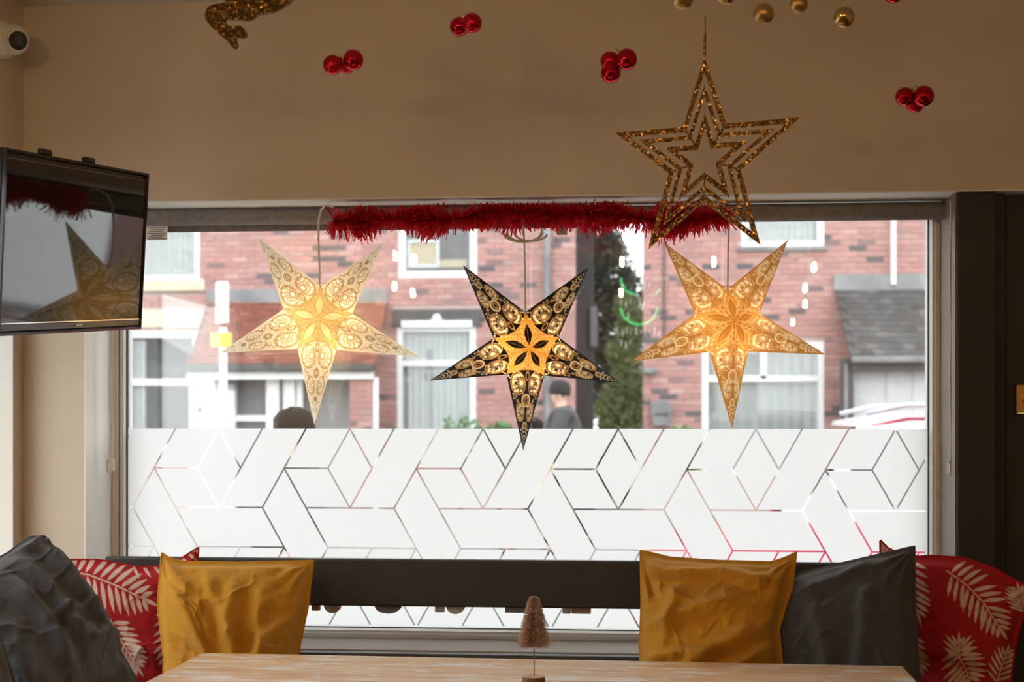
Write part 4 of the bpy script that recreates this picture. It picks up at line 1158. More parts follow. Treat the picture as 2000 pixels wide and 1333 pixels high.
# ------------------------------------------------------------------ pendant lamps behind the camera (seen only as reflections in the glass)
PZ = 2.2
pend_px = [(1215,517,'over the table'), (1213,577,''), (1394,517,''), (1590,528,''), (1573,567,''), (1573,598,''), (1548,633,''), (722,480,''), (771,505,''), (808,513,''), (770,564,''), (806,577,'')]
words = ['nearest the window in the middle', 'second from window in the middle', 'just right of the middle, near the window', 'right side, nearest the window', 'right side, second from the window',
         'right side, third from the window', 'right side, farthest from the window', 'left side, nearest the window', 'left side, second from the window', 'left side, third from the window', 'left side, fourth from the window', 'left side, farthest from window']
M['brass_dull'] = mat('dull_brass', (0.45, 0.30, 0.12), 0.35, 1.0)
for (px, py, _), wd in zip(pend_px, words):
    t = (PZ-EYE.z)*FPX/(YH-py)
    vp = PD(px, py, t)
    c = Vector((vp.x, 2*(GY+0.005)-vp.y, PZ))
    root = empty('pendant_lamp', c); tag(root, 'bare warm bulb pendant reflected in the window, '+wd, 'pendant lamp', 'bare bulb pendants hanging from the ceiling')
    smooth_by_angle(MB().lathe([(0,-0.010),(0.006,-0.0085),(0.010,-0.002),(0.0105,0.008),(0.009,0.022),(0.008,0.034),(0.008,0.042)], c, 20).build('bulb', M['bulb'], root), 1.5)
    MB().lathe([(0.015,0.042),(0.018,0.046),(0.018,0.085),(0.006,0.095)], c, 16).build('lamp_holder', M['brass_dull'], root)
    MB().tube([c+Vector((0,0,0.09)), Vector((c.x,c.y,ZC-0.012))], 0.003, 6).build('flex', M['black_plastic'], root)
    MB().lathe([(0.045,-0.012),(0.05,-0.002),(0.05,0.0)], (c.x,c.y,ZC-0.0005), 20).build('ceiling_rose', M['brass_dull'], root)
    rebase(root)

# lit hanging sign whose mirror image floats in the glass
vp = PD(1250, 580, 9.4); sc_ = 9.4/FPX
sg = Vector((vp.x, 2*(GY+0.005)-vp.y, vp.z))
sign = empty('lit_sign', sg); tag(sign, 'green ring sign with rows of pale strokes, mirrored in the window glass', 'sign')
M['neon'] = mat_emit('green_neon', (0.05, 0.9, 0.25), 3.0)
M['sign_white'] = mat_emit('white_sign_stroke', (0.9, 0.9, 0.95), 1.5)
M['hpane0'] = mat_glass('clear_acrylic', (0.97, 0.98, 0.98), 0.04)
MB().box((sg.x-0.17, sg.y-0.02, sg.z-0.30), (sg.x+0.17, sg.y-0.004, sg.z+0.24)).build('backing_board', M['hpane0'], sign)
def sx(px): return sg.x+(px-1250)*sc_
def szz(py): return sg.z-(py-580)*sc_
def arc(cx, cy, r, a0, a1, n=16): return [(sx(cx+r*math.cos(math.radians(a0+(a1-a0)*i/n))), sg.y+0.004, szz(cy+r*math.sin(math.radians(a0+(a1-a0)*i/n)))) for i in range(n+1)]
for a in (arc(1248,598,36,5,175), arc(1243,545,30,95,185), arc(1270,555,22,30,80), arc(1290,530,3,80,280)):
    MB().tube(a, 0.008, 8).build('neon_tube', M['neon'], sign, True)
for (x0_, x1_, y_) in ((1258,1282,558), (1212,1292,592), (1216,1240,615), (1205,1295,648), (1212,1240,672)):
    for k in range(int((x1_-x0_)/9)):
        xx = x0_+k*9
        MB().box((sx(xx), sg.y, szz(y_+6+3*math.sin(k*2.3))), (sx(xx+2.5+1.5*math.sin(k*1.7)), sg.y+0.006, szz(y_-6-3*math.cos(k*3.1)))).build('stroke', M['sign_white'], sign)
for s_ in (-0.15, 0.15):
    MB().tube([(sg.x+s_, sg.y-0.012, sg.z+0.24), (sg.x+s_, sg.y-0.012, ZC)], 0.002, 5).build('hanging_wire', M['wire'], sign)
rebase(sign)
# ------------------------------------------------------------------ the street outside
HY = 19.0
M['asphalt'] = mat('asphalt', (0.07, 0.07, 0.073), 0.9, var=0.15, scale=3)
M['paving'] = mat('concrete_paving', (0.20, 0.195, 0.19), 0.9, var=0.12, scale=2)
M['mortar'] = mat('grey_pink_mortar', (0.48, 0.36, 0.34), 0.95, var=0.1, scale=5)
M['brick'] = mat_random('red_brick', [(0.0, (0.40,0.205,0.19)), (0.35, (0.47,0.255,0.235)), (0.65, (0.36,0.20,0.19)), (0.84, (0.50,0.31,0.275)), (0.90, (0.30,0.19,0.19)), (0.97, (0.12,0.105,0.115))], 0.9)
M['stone'] = mat('cream_sandstone', (0.66, 0.56, 0.42), 0.9, var=0.12, scale=4)
M['dark_stone'] = mat('sooty_stone_lintel', (0.10, 0.095, 0.095), 0.9, var=0.2, scale=5)
M['lead'] = mat('lead_flashing', (0.22, 0.22, 0.23), 0.6, 0.0, var=0.3, scale=3)
M['rtile'] = mat_random('red_roof_tile', [(0.0, (0.27,0.095,0.07)), (0.5, (0.36,0.135,0.10)), (0.8, (0.20,0.075,0.06)), (1.0, (0.40,0.18,0.13))], 0.85)
M['slate'] = mat_random('grey_slate', [(0.0, (0.055,0.055,0.058)), (0.5, (0.08,0.08,0.083)), (0.85, (0.045,0.045,0.047)), (1.0, (0.12,0.115,0.115))], 0.7)
M['hwhite'] = mat('white_house_joinery', (0.80, 0.80, 0.81), 0.5, var=0.03)
M['net'] = mat('pale_net_curtain', (0.60, 0.60, 0.61), 0.9, var=0.06, scale=10)
M['room_dark'] = mat('dim_room', (0.11, 0.11, 0.12), 0.9, var=0.3, scale=2)
M['buff'] = mat('buff_window_blind', (0.62, 0.48, 0.30), 0.8)
M['gutter'] = mat('black_gutter', (0.06, 0.06, 0.062), 0.5, var=0.1)
M['grey_door'] = mat('grey_door_paint', (0.30, 0.30, 0.31), 0.6, var=0.05)
M['hpane'] = mat_glass('house_glass', (0.9, 0.92, 0.92), 0.06)
def struct2(mb, name, mt): return struct(mb.build(name, mt))
m = MB().hexa([(-40,WY+WT,-0.6),(40,WY+WT,-0.6),(40,6.6,-0.6),(-40,6.6,-0.6),(-40,WY+WT,-0.2),(40,WY+WT,-0.2),(40,6.6,-0.2),(-40,6.6,-0.2)])
struct2(m, 'near_pavement', mat('light_bounce_flags', (0.50, 0.49, 0.47), 0.9, var=0.1, scale=2))  # unseen paving made pale to bounce daylight up under the lintel
m = MB().hexa([(-40,6.6,-0.7),(40,6.6,-0.7),(40,13.2,-0.7),(-40,13.2,-0.7),(-40,6.6,-0.30),(40,6.6,-0.30),(40,13.2,-0.12),(-40,13.2,-0.12)])
struct2(m, 'road', M['asphalt'])
struct2(MB().box((-40,13.2,-0.6),(40,60,0.0)), 'far_pavement', M['paving'])

struct2(MB().box((XR+0.3,-8,-0.6),(20,WY+WT,-0.2)), 'side_path', M['paving'])
struct2(MB().box((-20,-8,-0.6),(XL-0.3,WY+WT,-0.2)), 'side_yard', M['paving'])
M['render_wall'] = mat('pale_rendered_wall', (0.52, 0.53, 0.50), 0.9, var=0.08, scale=1.5)
nb = empty('added_sky_screen', (-14, 1.5, -0.2)); tag(nb, 'added pale block hiding low sky beyond the left side window, out of picture', 'house')  # unseen block added to cover low sky and weaken its reflection in the glass
MB().box((-18, -7, -0.2), (-14, 10, 3.0)).build('wall', M['render_wall'], nb); MB().prism([(-18.2,-7.2,3.0),(-13.8,-7.2,3.0),(-16,-7.2,4.2)], (0,17.4,0)).build('roof', M['slate'], nb)
rebase(nb)
BR_MESH = None
def brick_wall(house, xa, xb, za, zb_, openings, nmax=300, depth=6.0):
    """mortar wall with every brick standing proud of it"""
    global BR_MESH
    wall = MB()
    # wall panels around the openings: vertical slices
    xs = sorted(set([xa, xb]+[v for o in openings for v in (o[0], o[1]) if xa < v < xb]))
    for x0_, x1_ in zip(xs[:-1], xs[1:]):
        xm_ = (x0_+x1_)/2
        cuts = sorted([(o[2], o[3]) for o in openings if o[0] < xm_ < o[1]])
        z = -0.2
        for (c0, c1) in cuts:
            if c0 > z: wall.box((x0_, HY, z), (x1_, HY+0.25, c0))
            z = max(z, c1)
        wall.box((x0_, HY, z), (x1_, HY+0.25, zb_))
    wo = wall.build('brick_wall', M['mortar'], house)
    if BR_MESH is None:
        BR_MESH = MB().box((0,-0.012,0), (0.215,0.01,0.065)).build('brick', M['brick'], wo)
        tmp = BR_MESH; BR_MESH = tmp.data; bpy.data.objects.remove(tmp)
    vis, rest = [], []
    nr = int((zb_-0.5)/0.075)
    for r in range(nr):
        z = 0.5+r*0.075
        x = xa-(0.1125 if r % 2 else 0)
        while x < xb:
            x0_, x1_ = max(x, xa), min(x+0.215, xb)
            # keep bricks clear of openings, cutting them where an opening starts
            ok = True
            for o in openings:
                if z+0.065 > o[2]+0.002 and z < o[3]-0.002 and x1_ > o[0] and x0_ < o[1]:
                    if x0_ < o[0]: x1_ = min(x1_, o[0])
                    elif x1_ > o[1]: x0_ = max(x0_, o[1])
                    else: ok = False; break
            if ok and x1_-x0_ > 0.03:
                full = abs((x1_-x0_)-0.215) < 1e-4
                d = Vector((x0_+0.1, HY, z))-EYE
                t = d.dot(FWD); px = 1000+FPX*d.dot(RGT)/t; py = YH-FPX*d.z/t
                (vis if full and 250 < px < 1812 and 442 < py < 832 else rest).append((x0_, x1_, z))
            x += 0.225
    rr_ = random.Random(5); rr_.shuffle(vis)
    for (x0_, x1_, z) in vis[:nmax]:
        o = bpy.data.objects.new('brick', BR_MESH); link(o, wo); o.location = (x0_, HY+rr_.uniform(-0.003, 0.003), z)
        o.matrix_parent_inverse = Matrix()
    mb = MB()
    for (x0_, x1_, z) in vis[nmax:]+rest:
        j = rr_.uniform(-0.003, 0.003); mb.box((x0_, HY-0.012+j, z), (x1_, HY+0.01, z+0.065))
    o = obj('further_bricks', mb.v, mb.f, M['brick'], wo); tag(o, kind='stuff')
    MB().box((xa, HY+0.25, -0.2), (xb, HY+0.6, zb_)).build('inner_wall', M['room_dark'], house)
    MB().prism([(xa-0.1, HY-0.25, zb_), (xa-0.1, HY+depth+0.25, zb_), (xa-0.1, HY+depth/2, zb_+2.0)], (xb-xa+0.2, 0, 0)).build('roof', M['slate'], house)
    return wo
def hrect(a, b, y=HY):
    p, q = P(*a, y), P(*b, y)
    return (p.x, q.x, q.z, p.z)
def hwindow(house, rect, fw=0.07, trans=(), mull=(), curtain='net', inset=0.03):
    x0_, x1_, z0_, z1_ = rect
    w = MB().frame(x0_, x1_, z0_, z1_, [(0,0),(fw,0),(fw,0.05),(0,0.05)], HY+inset-0.04).build('window', M['hwhite'], house)
    for z in trans: MB().box((x0_+fw, HY+inset-0.038, z-fw*0.5), (x1_-fw, HY+inset+0.008, z+fw*0.5)).build('transom', M['hwhite'], w)
    for (x, za, zb_) in mull: MB().box((x-fw*0.5, HY+inset-0.038, za), (x+fw*0.5, HY+inset+0.008, zb_)).build('mullion', M['hwhite'], w)
    MB().box((x0_+fw, HY+inset-0.005, z0_+fw), (x1_-fw, HY+inset, z1_-fw)).build('pane', M['hpane'], w)
    if curtain == 'net':
        n = 60; v = []; f = []
        for i in range(n+1):
            x = x0_+fw+(x1_-x0_-2*fw)*i/n; y = HY+inset+0.05+0.02*math.sin(i*1.1)+0.012*math.sin(i*2.3)
            v += [(x, y, z0_+fw), (x, y, z1_-fw)]
        for i in range(n): f.append((2*i, 2*i+2, 2*i+3, 2*i+1))
        obj('curtain', v, f, M['net'], w, True)
    return w
def pipe(house, name, px, pya, pyb, r, mt, y=HY-0.09):
    a, b = P(px, pya, y), P(px, pyb, y)
    smooth_by_angle(MB().tube([(a.x, y, a.z), (a.x, y, b.z)], r, 12).build(name, mt, house))

# ---- left house
lh = empty('brick_house', P(700, 835, HY)); lh.location.z = 0
tag(lh, 'red brick terraced house with red tiled porch across the street, left', 'house')
wUL = hrect((250,430),(390,548)); wLL = hrect((246,648),(388,880)); wUM = hrect((779,400),(931,542)); wLM = hrect((776,638),(929,900)); dPO = hrect((418,740),(683,1050))
XA, XB = P(-120, 800, HY).x, P(1152, 800, HY).x
brick_wall(lh, XA, XB, 0, 5.9, [wUL, wLL, wUM, wLM, dPO, hrect((250,548),(401,569)), hrect((248,608),(397,640)), hrect((768,605),(941,638))])
hwindow(lh, wUL); hwindow(lh, wLL, 0.085, trans=[P(300,747,HY).z], curtain=None)
hwindow(lh, wUM, 0.09, mull=[], curtain=None); hwindow(lh, wLM, 0.075, trans=[P(850,710,HY).z])
# half drawn buff blind and open casement in the middle upper window
a, b = P(797,472,HY+0.08), P(850,522,HY+0.08)
MB().box((a.x, HY+0.07, b.z), (b.x, HY+0.085, a.z)).build('buff_blind', M['buff'], lh)
a, b = P(796,468,HY+0.06), P(858,523,HY+0.06)
MB().frame(a.x, b.x, b.z, a.z, [(0,0),(0.045,0),(0.045,0.03),(0,0.03)], HY+0.04).build('casement', M['hwhite'], lh)
a, b = P(858,508,HY+0.08), P(912,522,HY+0.08)
MB().box((a.x, HY+0.07, b.z), (b.x, HY+0.085, a.z)).build('buff_blind', M['buff'], lh)
# pale curtains and a pale ornament in the lower left bay
for (p0, p1) in (((258,665),(285,870)),):
    a, b = P(*p0, HY+0.06), P(*p1, HY+0.06); MB().box((a.x, HY+0.05, b.z), (b.x, HY+0.07, a.z)).build('side_curtain', M['net'], lh)
r_ = hrect((250,548),(401,569)); MB().box((r_[0], HY-0.07, r_[2]), (r_[1], HY+0.1, r_[3])).build('stone_sill', M['stone'], lh, bevel=0.01)
r_ = hrect((248,608),(397,640)); MB().box((r_[0], HY-0.03, r_[2]), (r_[1], HY+0.1, r_[3])).build('stone_lintel', M['stone'], lh, bevel=0.01)
r_ = hrect((768,605),(941,638)); MB().box((r_[0], HY-0.05, r_[2]), (r_[1], HY+0.1, r_[3])).build('dark_lintel', M['dark_stone'], lh, bevel=0.01)
a, b = P(784,627,HY-0.06), P(922,639,HY-0.06); MB().box((a.x, HY-0.07, b.z), (b.x, HY-0.05, a.z)).build('window_head', M['hwhite'], lh)
k_ = P(853,622,HY-0.07)
MB().lathe([(0.0,-0.02),(0.05,-0.015),(0.06,0.0),(0.0,0.02)], (k_.x, HY-0.07, k_.z), 8, (0,-1,0)).build('keystone_boss', M['hwhite'], lh)
MB().box((k_.x-0.09, HY-0.075, k_.z-0.07), (k_.x+0.09, HY-0.05, k_.z-0.02)).build('keystone_boss', M['hwhite'], lh)
# porch
PY = 17.7
tl, tr_ = P(405,591,HY-0.012), P(756,591,HY-0.012); bl2, br2 = P(364,712,PY), P(733,712,PY)
MB().hexa([bl2+Vector((0,0,-0.05)), br2+Vector((0,0,-0.05)), tr_+Vector((0,0,-0.05)), tl+Vector((0,0,-0.05)), bl2-Vector((0,0,0.02)), br2-Vector((0,0,0.02)), tr_-Vector((0,0,0.02)), tl-Vector((0,0,0.02))]).build('porch_roof_deck', M['gutter'], lh)
tiles = MB(); nrow, ncol = 17, 17
for r in range(nrow):
    for c_ in range(ncol):
        def q(cc, rw): 
            u, v_ = cc/ncol, rw/nrow
            return bl2*(1-u)*(1-v_)+br2*u*(1-v_)+tr_*u*v_+tl*(1-u)*v_
        off = 0.5 if r % 2 else 0.0
        c0, c1 = max(0, c_+off), min(ncol, c_+off+0.97)
        if c1 <= c0: continue
        a, b, cc2, d = q(c0,r), q(c1,r), q(c1,min(nrow,r+1.05)), q(c0,min(nrow,r+1.05))
        lo_ = Vector((0,0,0.045)); hi = Vector((0,0,0.002)); dn = Vector((0,0,-0.03))
        tiles.hexa([a+lo_+dn, b+lo_+dn, cc2+hi+dn, d+hi+dn, a+lo_, b+lo_, cc2+hi, d+hi])
to = obj('roof_tiles', tiles.v, tiles.f, M['rtile'], lh); tag(to, kind='stuff')
a, b = P(404,566,HY-0.03), P(758,593,HY-0.03); MB().box((a.x, HY-0.06, b.z), (b.x, HY-0.01, a.z)).build('lead_flashing', M['lead'], lh, bevel=0.01)
a, b = P(361,712,PY-0.06), P(731,726,PY-0.06); MB().box((a.x, PY-0.12, b.z), (b.x, PY, a.z)).build('gutter', M['gutter'], lh, bevel=0.02)
a, b = P(366,726,PY), P(729,741,PY); MB().box((a.x, PY-0.03, b.z), (b.x, PY+0.05, a.z)).build('fascia', M['hwhite'], lh)
def porch_box(p0, p1, y0, y1, mt, nm, bev=0.0):
    a, b = P(*p0, y0), P(*p1, y0); return MB().box((a.x, y0, max(0, b.z)), (b.x, y1, a.z)).build(nm, mt, lh, bevel=bev)
porch_box((370,741),(417,1060), PY+0.05, PY+0.35, M['hwhite'], 'porch_pillar')
hp = P(390,800,PY+0.04); MB().lathe([(0.04,0),(0.03,0.02),(0,0.022)], (hp.x, PY+0.05, hp.z), 12, (0,-1,0)).build('bell_push', M['gutter'], lh)
porch_box((417,760),(456,1060), PY+0.10, PY+0.30, M['hwhite'], 'shutter_box')
porch_box((417,752),(456,761), PY+0.06, PY+0.32, M['lead'], 'shutter_cap')
porch_box((456,741),(521,1060), PY+0.25, PY+0.27, M['room_dark'], 'porch_glazing')
porch_box((456,812),(521,823), PY+0.20, PY+0.26, M['hwhite'], 'glazing_bar')
porch_box((520,741),(546,1060), PY+0.15, PY+0.28, M['hwhite'], 'porch_post')
porch_box((546,735),(551,1060), PY+0.12, PY+0.17, M['gutter'], 'downpipe')
porch_box((551,741),(575,1060), PY+0.15, PY+0.28, M['hwhite'], 'porch_post')
porch_box((579,741),(590,1060), PY+0.20, PY+0.28, M['hwhite'], 'porch_post')
porch_box((590,741),(683,1060), PY+0.45, PY+0.50, M['grey_door'], 'front_door')
pier = porch_box((683,741),(727,1060), PY+0.05, PY+0.40, M['mortar'], 'brick_pier')
pa, pb = P(683,741,PY+0.05), P(727,1060,PY+0.05)
i_ = 0; z = 0.0
while z+0.065 < pa.z:
    wdt = pb.x-pa.x
    for (f0, f1) in (((0, 0.64), (0.68, 1)) if i_ % 2 else ((0, 0.32), (0.36, 1))):
        MB().box((pa.x+wdt*f0, PY+0.038, z), (pa.x+wdt*f1, PY+0.06, z+0.065)).build('brick', M['brick'], pier)
    z += 0.075; i_ += 1
pipe(lh, 'downpipe', 733, 738, 1000, 0.045, M['hwhite'], PY+0.1)
pipe(lh, 'downpipe', 1069, 300, 1000, 0.05, M['lead'])
rebase(lh)

# ---- right house
rh = empty('brick_house', P(1550, 835, HY)); rh.location.z = 0
tag(rh, 'red brick house with grey slate porch across the street, right', 'house')
wUR = hrect((1448,380),(1609,484)); wLR = hrect((1371,669),(1609,930)); dR = hrect((1668,700),(1815,1060))
XA2, XB2 = P(1256, 800, HY).x, P(2650, 800, HY).x
brick_wall(rh, XA2, XB2, 0, 5.9, [wUR, wLR, dR])
hwindow(rh, wUR, 0.085); zt_ = P(1490,740,HY).z
hwindow(rh, wLR, 0.08, trans=[zt_], mull=[(P(1491,700,HY).x, zt_, wLR[3]-0.08)])
a, b = P(1440,482,HY-0.05), P(1617,488,HY-0.05); MB().box((a.x, HY-0.06, b.z), (b.x, HY+0.02, a.z)).build('window_sill', M['lead'], rh)
pipe(rh, 'white_pipe', 1745, 300, 556, 0.035, M['hwhite'])
pipe(rh, 'downpipe', 1297, 300, 700, 0.012, M['gutter'], HY-0.03)
SY = 17.9
tl, tr_ = P(1632,562,HY-0.012), P(1960,566,HY-0.012); bl2, br2 = P(1660,694,SY), P(1995,698,SY)
MB().hexa([bl2+Vector((0,0,-0.05)), br2+Vector((0,0,-0.05)), tr_+Vector((0,0,-0.05)), tl+Vector((0,0,-0.05)), bl2-Vector((0,0,0.015)), br2-Vector((0,0,0.015)), tr_-Vector((0,0,0.015)), tl-Vector((0,0,0.015))]).build('porch_roof_deck', M['gutter'], rh)
sroof = empty('slate_covering', (0,0,0), rh)
sm = MB().box((0,0,0),(1,1,1)).v
nrow, ncol = 12, 14
for r in range(nrow):
    for c_ in range(ncol):
        def q(cc, rw):
            u, v_ = cc/ncol, rw/nrow
            return bl2*(1-u)*(1-v_)+br2*u*(1-v_)+tr_*u*v_+tl*(1-u)*v_
        off = 0.5 if r % 2 else 0.0
        c0, c1 = max(0, c_+off), min(ncol, c_+off+0.97)
        if c1-c0 < 0.1: continue
        a, b, cc2, d = q(c0,r), q(c1,r), q(c1,min(nrow,r+1.1)), q(c0,min(nrow,r+1.1))
        lo_ = Vector((0,0,0.014)); hi = Vector((0,0,0.002)); dn = Vector((0,0,-0.010))
        MB().hexa([a+lo_+dn, b+lo_+dn, cc2+hi+dn, d+hi+dn, a+lo_, b+lo_, cc2+hi, d+hi]).build('slate', M['slate'], sroof)
a, b = P(1628,537,HY-0.03), P(1960,567,HY-0.03); MB().box((a.x, HY-0.07, b.z), (b.x, HY-0.01, a.z)).build('lead_flashing', M['lead'], rh, bevel=0.012)
a, b = P(1663,696,SY-0.06), P(1995,708,SY-0.06); MB().box((a.x, SY-0.12, b.z), (b.x, SY, a.z)).build('gutter', M['lead'], rh, bevel=0.02)
def rbox(p0, p1, y0, y1, mt, nm, bev=0.0):
    a, b = P(*p0, y0), P(*p1, y0); return MB().box((a.x, y0, max(0, b.z)), (b.x, y1, a.z)).build(nm, mt, rh, bevel=bev)
rbox((1668,712),(1995,1060), SY+0.3, SY+0.34, M['net'], 'porch_panelling')
for k in range(3): rbox((1730+k*52,716),(1731+k*52,1060), SY+0.296, SY+0.30, M['lead'], 'panel_joint')
rbox((1664,706),(1995,723), SY+0.02, SY+0.30, M['gutter'], 'porch_soffit_shade')  # dark board stands in for the shadow below the gutter
rbox((1643,700),(1667,1060), SY+0.1, SY+0.25, M['gutter'], 'porch_post')
rbox((1649,712),(1656,1060), SY+0.06, SY+0.10, M['lead'], 'porch_downpipe')
# postbox and wall lamp on the brick front
pb_ = P(1292, 806, HY-0.1)
s_ = HY/FPX
pbx = MB().prism([(pb_.x-21*s_, HY-0.13, pb_.z+14*s_), (pb_.x-14*s_, HY-0.13, pb_.z+22*s_), (pb_.x, HY-0.13, pb_.z+25*s_), (pb_.x+14*s_, HY-0.13, pb_.z+22*s_), (pb_.x+21*s_, HY-0.13, pb_.z+14*s_), (pb_.x+16*s_, HY-0.13, pb_.z-26*s_), (pb_.x-16*s_, HY-0.13, pb_.z-26*s_)][::-1], (0,0.12,0)).build('postbox', M['lead'], rh, bevel=0.01)
for k in range(5): MB().box((pb_.x+(-13+k*5.6)*s_, HY-0.137, pb_.z-7*s_), (pb_.x+(-9.5+k*5.6)*s_, HY-0.13, pb_.z-1*s_)).build('postbox_lettering', M['ink'], pbx)
lp_ = P(1270, 726, HY-0.15); MB().ball((lp_.x, HY-0.12, lp_.z), 0.07, 14, 10, (1.5,1,0.8)).build('wall_lamp', M['lead'], rh, True)
rebase(rh)

# ---- poles
tp_ = empty('utility_pole', P(1142, 835, 15.5)); tp_.location.z = 0
tag(tp_, 'dark wooden utility pole at the gap between the two houses', 'pole')
a = P(1142, 800, 15.5)
smooth_by_angle(MB().tube([(a.x, 15.5, 0), (a.x, 15.5, 7.5)], [0.105, 0.09], 20).build('pole_shaft', mat('creosoted_pole', (0.02,0.017,0.019), 0.9, var=0.25, scale=3, stretch=(6,6,0.5)), tp_))
b_ = P(1159, 640, 15.42)
MB().box((b_.x-0.035, 15.36, b_.z-0.22), (b_.x+0.045, 15.47, b_.z+0.22)).build('junction_box', M['gutter'], tp_, bevel=0.02)
rebase(tp_)
sp_ = empty('sign_post', P(437, 835, 12.5)); sp_.location.z = -0.14
tag(sp_, 'white street post with a small yellow plate before the tiled porch', 'sign post')
a, b, c_ = P(437, 752, 12.5), P(434, 640, 12.5), P(434, 551, 12.5)
MB().tube([(a.x, 12.5, -0.14), (b.x+0.01, 12.5, b.z)], 0.032, 12).build('post', M['hwhite'], sp_, True)
MB().box((c_.x-0.055, 12.47, P(434,632,12.5).z), (c_.x+0.055, 12.53, c_.z)).build('upper_post', M['hwhite'], sp_, bevel=0.01)
d_ = P(432, 664, 12.46); MB().box((d_.x-0.098, 12.455, d_.z-0.063), (d_.x+0.098, 12.467, d_.z+0.063)).build('yellow_plate', mat('yellow_plate', (0.78,0.52,0.06), 0.5), sp_, bevel=0.004)
rebase(sp_)

# ---- greenery
M['leaf_dark'] = mat_random('dark_conifer_leaf', [(0.0, (0.10,0.115,0.105)), (0.5, (0.17,0.20,0.16)), (1.0, (0.30,0.33,0.28))], 0.7)
M['leaf_green'] = mat_random('green_shrub_leaf', [(0.0, (0.20,0.27,0.12)), (0.5, (0.32,0.40,0.18)), (1.0, (0.48,0.50,0.28))], 0.7)
M['leaf_bush'] = mat_random('small_bush_leaf', [(0.0, (0.04,0.12,0.04)), (0.5, (0.08,0.20,0.07)), (1.0, (0.16,0.28,0.12))], 0.7)
M['trunk'] = mat('tree_bark', (0.09,0.07,0.055), 0.95, var=0.3, scale=8)
def foliage(blobs, n, size, seed):
    rs = np.random.default_rng(seed); v = []; f = []
    wts = np.array([b[1][0]*b[1][1]*b[1][2] for b in blobs])**0.67; wts = wts/wts.sum()
    for i in range(n):
        c, r = blobs[rs.choice(len(blobs), p=wts)]
        d = rs.normal(size=3); d /= np.linalg.norm(d); d *= rs.uniform(0.55, 1.05)
        p = Vector((c[0]+d[0]*r[0], c[1]+d[1]*r[1], c[2]+d[2]*r[2]))
        a = Vector(rs.normal(size=3)).normalized(); b = a.orthogonal().normalized(); s = size*rs.uniform(0.6, 1.3)
        k = len(v); v += [p-a*s, p+b*s*0.45, p+a*s, p-b*s*0.45]; f.append((k,k+1,k+2,k+3))
    return v, f
def plant(name, label, cat, base, blobs, n, size, mt, seed, trunk=None, group=None):
    root = empty(name, base); tag(root, label, cat, group)
    v, f = foliage(blobs, n, size, seed); o = obj('foliage', v, f, mt, root); tag(o, kind='stuff')
    if trunk: MB().tube(trunk[0], trunk[1], 10).build('trunk', M['trunk'], root)
    rebase(root)
g0 = P(1180, 835, 23)
plant('conifer_tree', 'tall dark conifer standing in the gap between the houses', 'tree', (g0.x, 23, 0),
      [((P(1180,y,23).x+dx, 23, P(1180,y,23).z), (r, r, 0.45)) for (y, dx, r) in ((462,0.0,0.20),(490,0.02,0.32),(525,0.05,0.45),(565,0.10,0.55),(610,0.12,0.6),(660,0.1,0.6),(710,0.1,0.6),(760,0.1,0.55))], 9000, 0.06, M['leaf_dark'], 1,
      ([(g0.x, 23, 0), (g0.x+0.02, 23, P(1180,500,23).z)], [0.14, 0.04]))
g1 = P(1222, 835, 21)
plant('garden_shrub', 'loose pale green shrub growing below the conifer between the houses', 'shrub', (g1.x, 21, 0),
      [((P(px,py,21).x, 21+0.2*math.sin(px), P(px,py,21).z), (r, r, r)) for (px, py, r) in ((1225,600,0.22),(1235,640,0.25),(1222,690,0.3),(1235,740,0.3),(1215,780,0.33),(1240,800,0.3),(1200,810,0.3),(1220,850,0.4))], 5200, 0.05, M['leaf_green'], 2,
      ([(g1.x, 21, 0), (g1.x, 21, P(1222,700,21).z)], [0.06, 0.02]))
for (px, py, y, r, lab, n) in ((975, 832, 16.5, 0.20, 'small dark green bush under the brick wall behind the black star', 900), (900, 825, 17.5, 0.26, 'thin leafy plant in front of the tall curtained house window', 420), (1335, 840, 17.5, 0.22, 'low green plant below the grey postbox', 700)):
    c_ = P(px, py, y)
    plant('small_bush', lab, 'plant', (c_.x, y, 0), [((c_.x, y, c_.z-0.12), (r, r*0.8, r*0.8)), ((c_.x+0.1, y, c_.z-0.3), (r*1.2, r, r))], n, 0.045, M['leaf_bush'], px, ([(c_.x, y, 0), (c_.x, y, c_.z-0.1)], [0.02, 0.01]), 'plants in front of the houses')
# ------------------------------------------------------------------ people in the street
M['skin'] = mat('skin', (0.60, 0.38, 0.30), 0.55, var=0.05)
M['coat'] = mat('charcoal_wool_coat', (0.075, 0.075, 0.08), 0.95, var=0.15, scale=20)
M['beanie'] = mat('black_knit_beanie', (0.025, 0.025, 0.028), 0.95, var=0.2, scale=60)
M['trouser'] = mat('dark_trousers', (0.04, 0.045, 0.06), 0.9)
M['hair'] = mat('dark_brown_hair', (0.02, 0.017, 0.016), 0.85, spec=0.15, var=0.3, scale=40)
M['cream'] = mat('cream_coat', (0.74, 0.62, 0.48), 0.9, var=0.08)
M['shoe'] = mat('black_shoes', (0.02, 0.02, 0.02), 0.5)
def skin_mesh(name, pts, edges, radii, mt, parent, root=0, sub=2):
    me = bpy.data.meshes.new(name); me.from_pydata([tuple(p) for p in pts], edges, []); me.update()
    me.materials.append(mt)
    o = bpy.data.objects.new(name, me); link(o, parent)
    sk = o.modifiers.new('skin', 'SKIN'); sk.use_smooth_shade = True
    sv = me.skin_vertices[0].data
    for i, r in enumerate(radii):
        sv[i].radius = (r, r) if not isinstance(r, tuple) else r
        sv[i].use_root = (i == root)
    ss = o.modifiers.new('sub', 'SUBSURF'); ss.levels = sub; ss.render_levels = sub
    return o
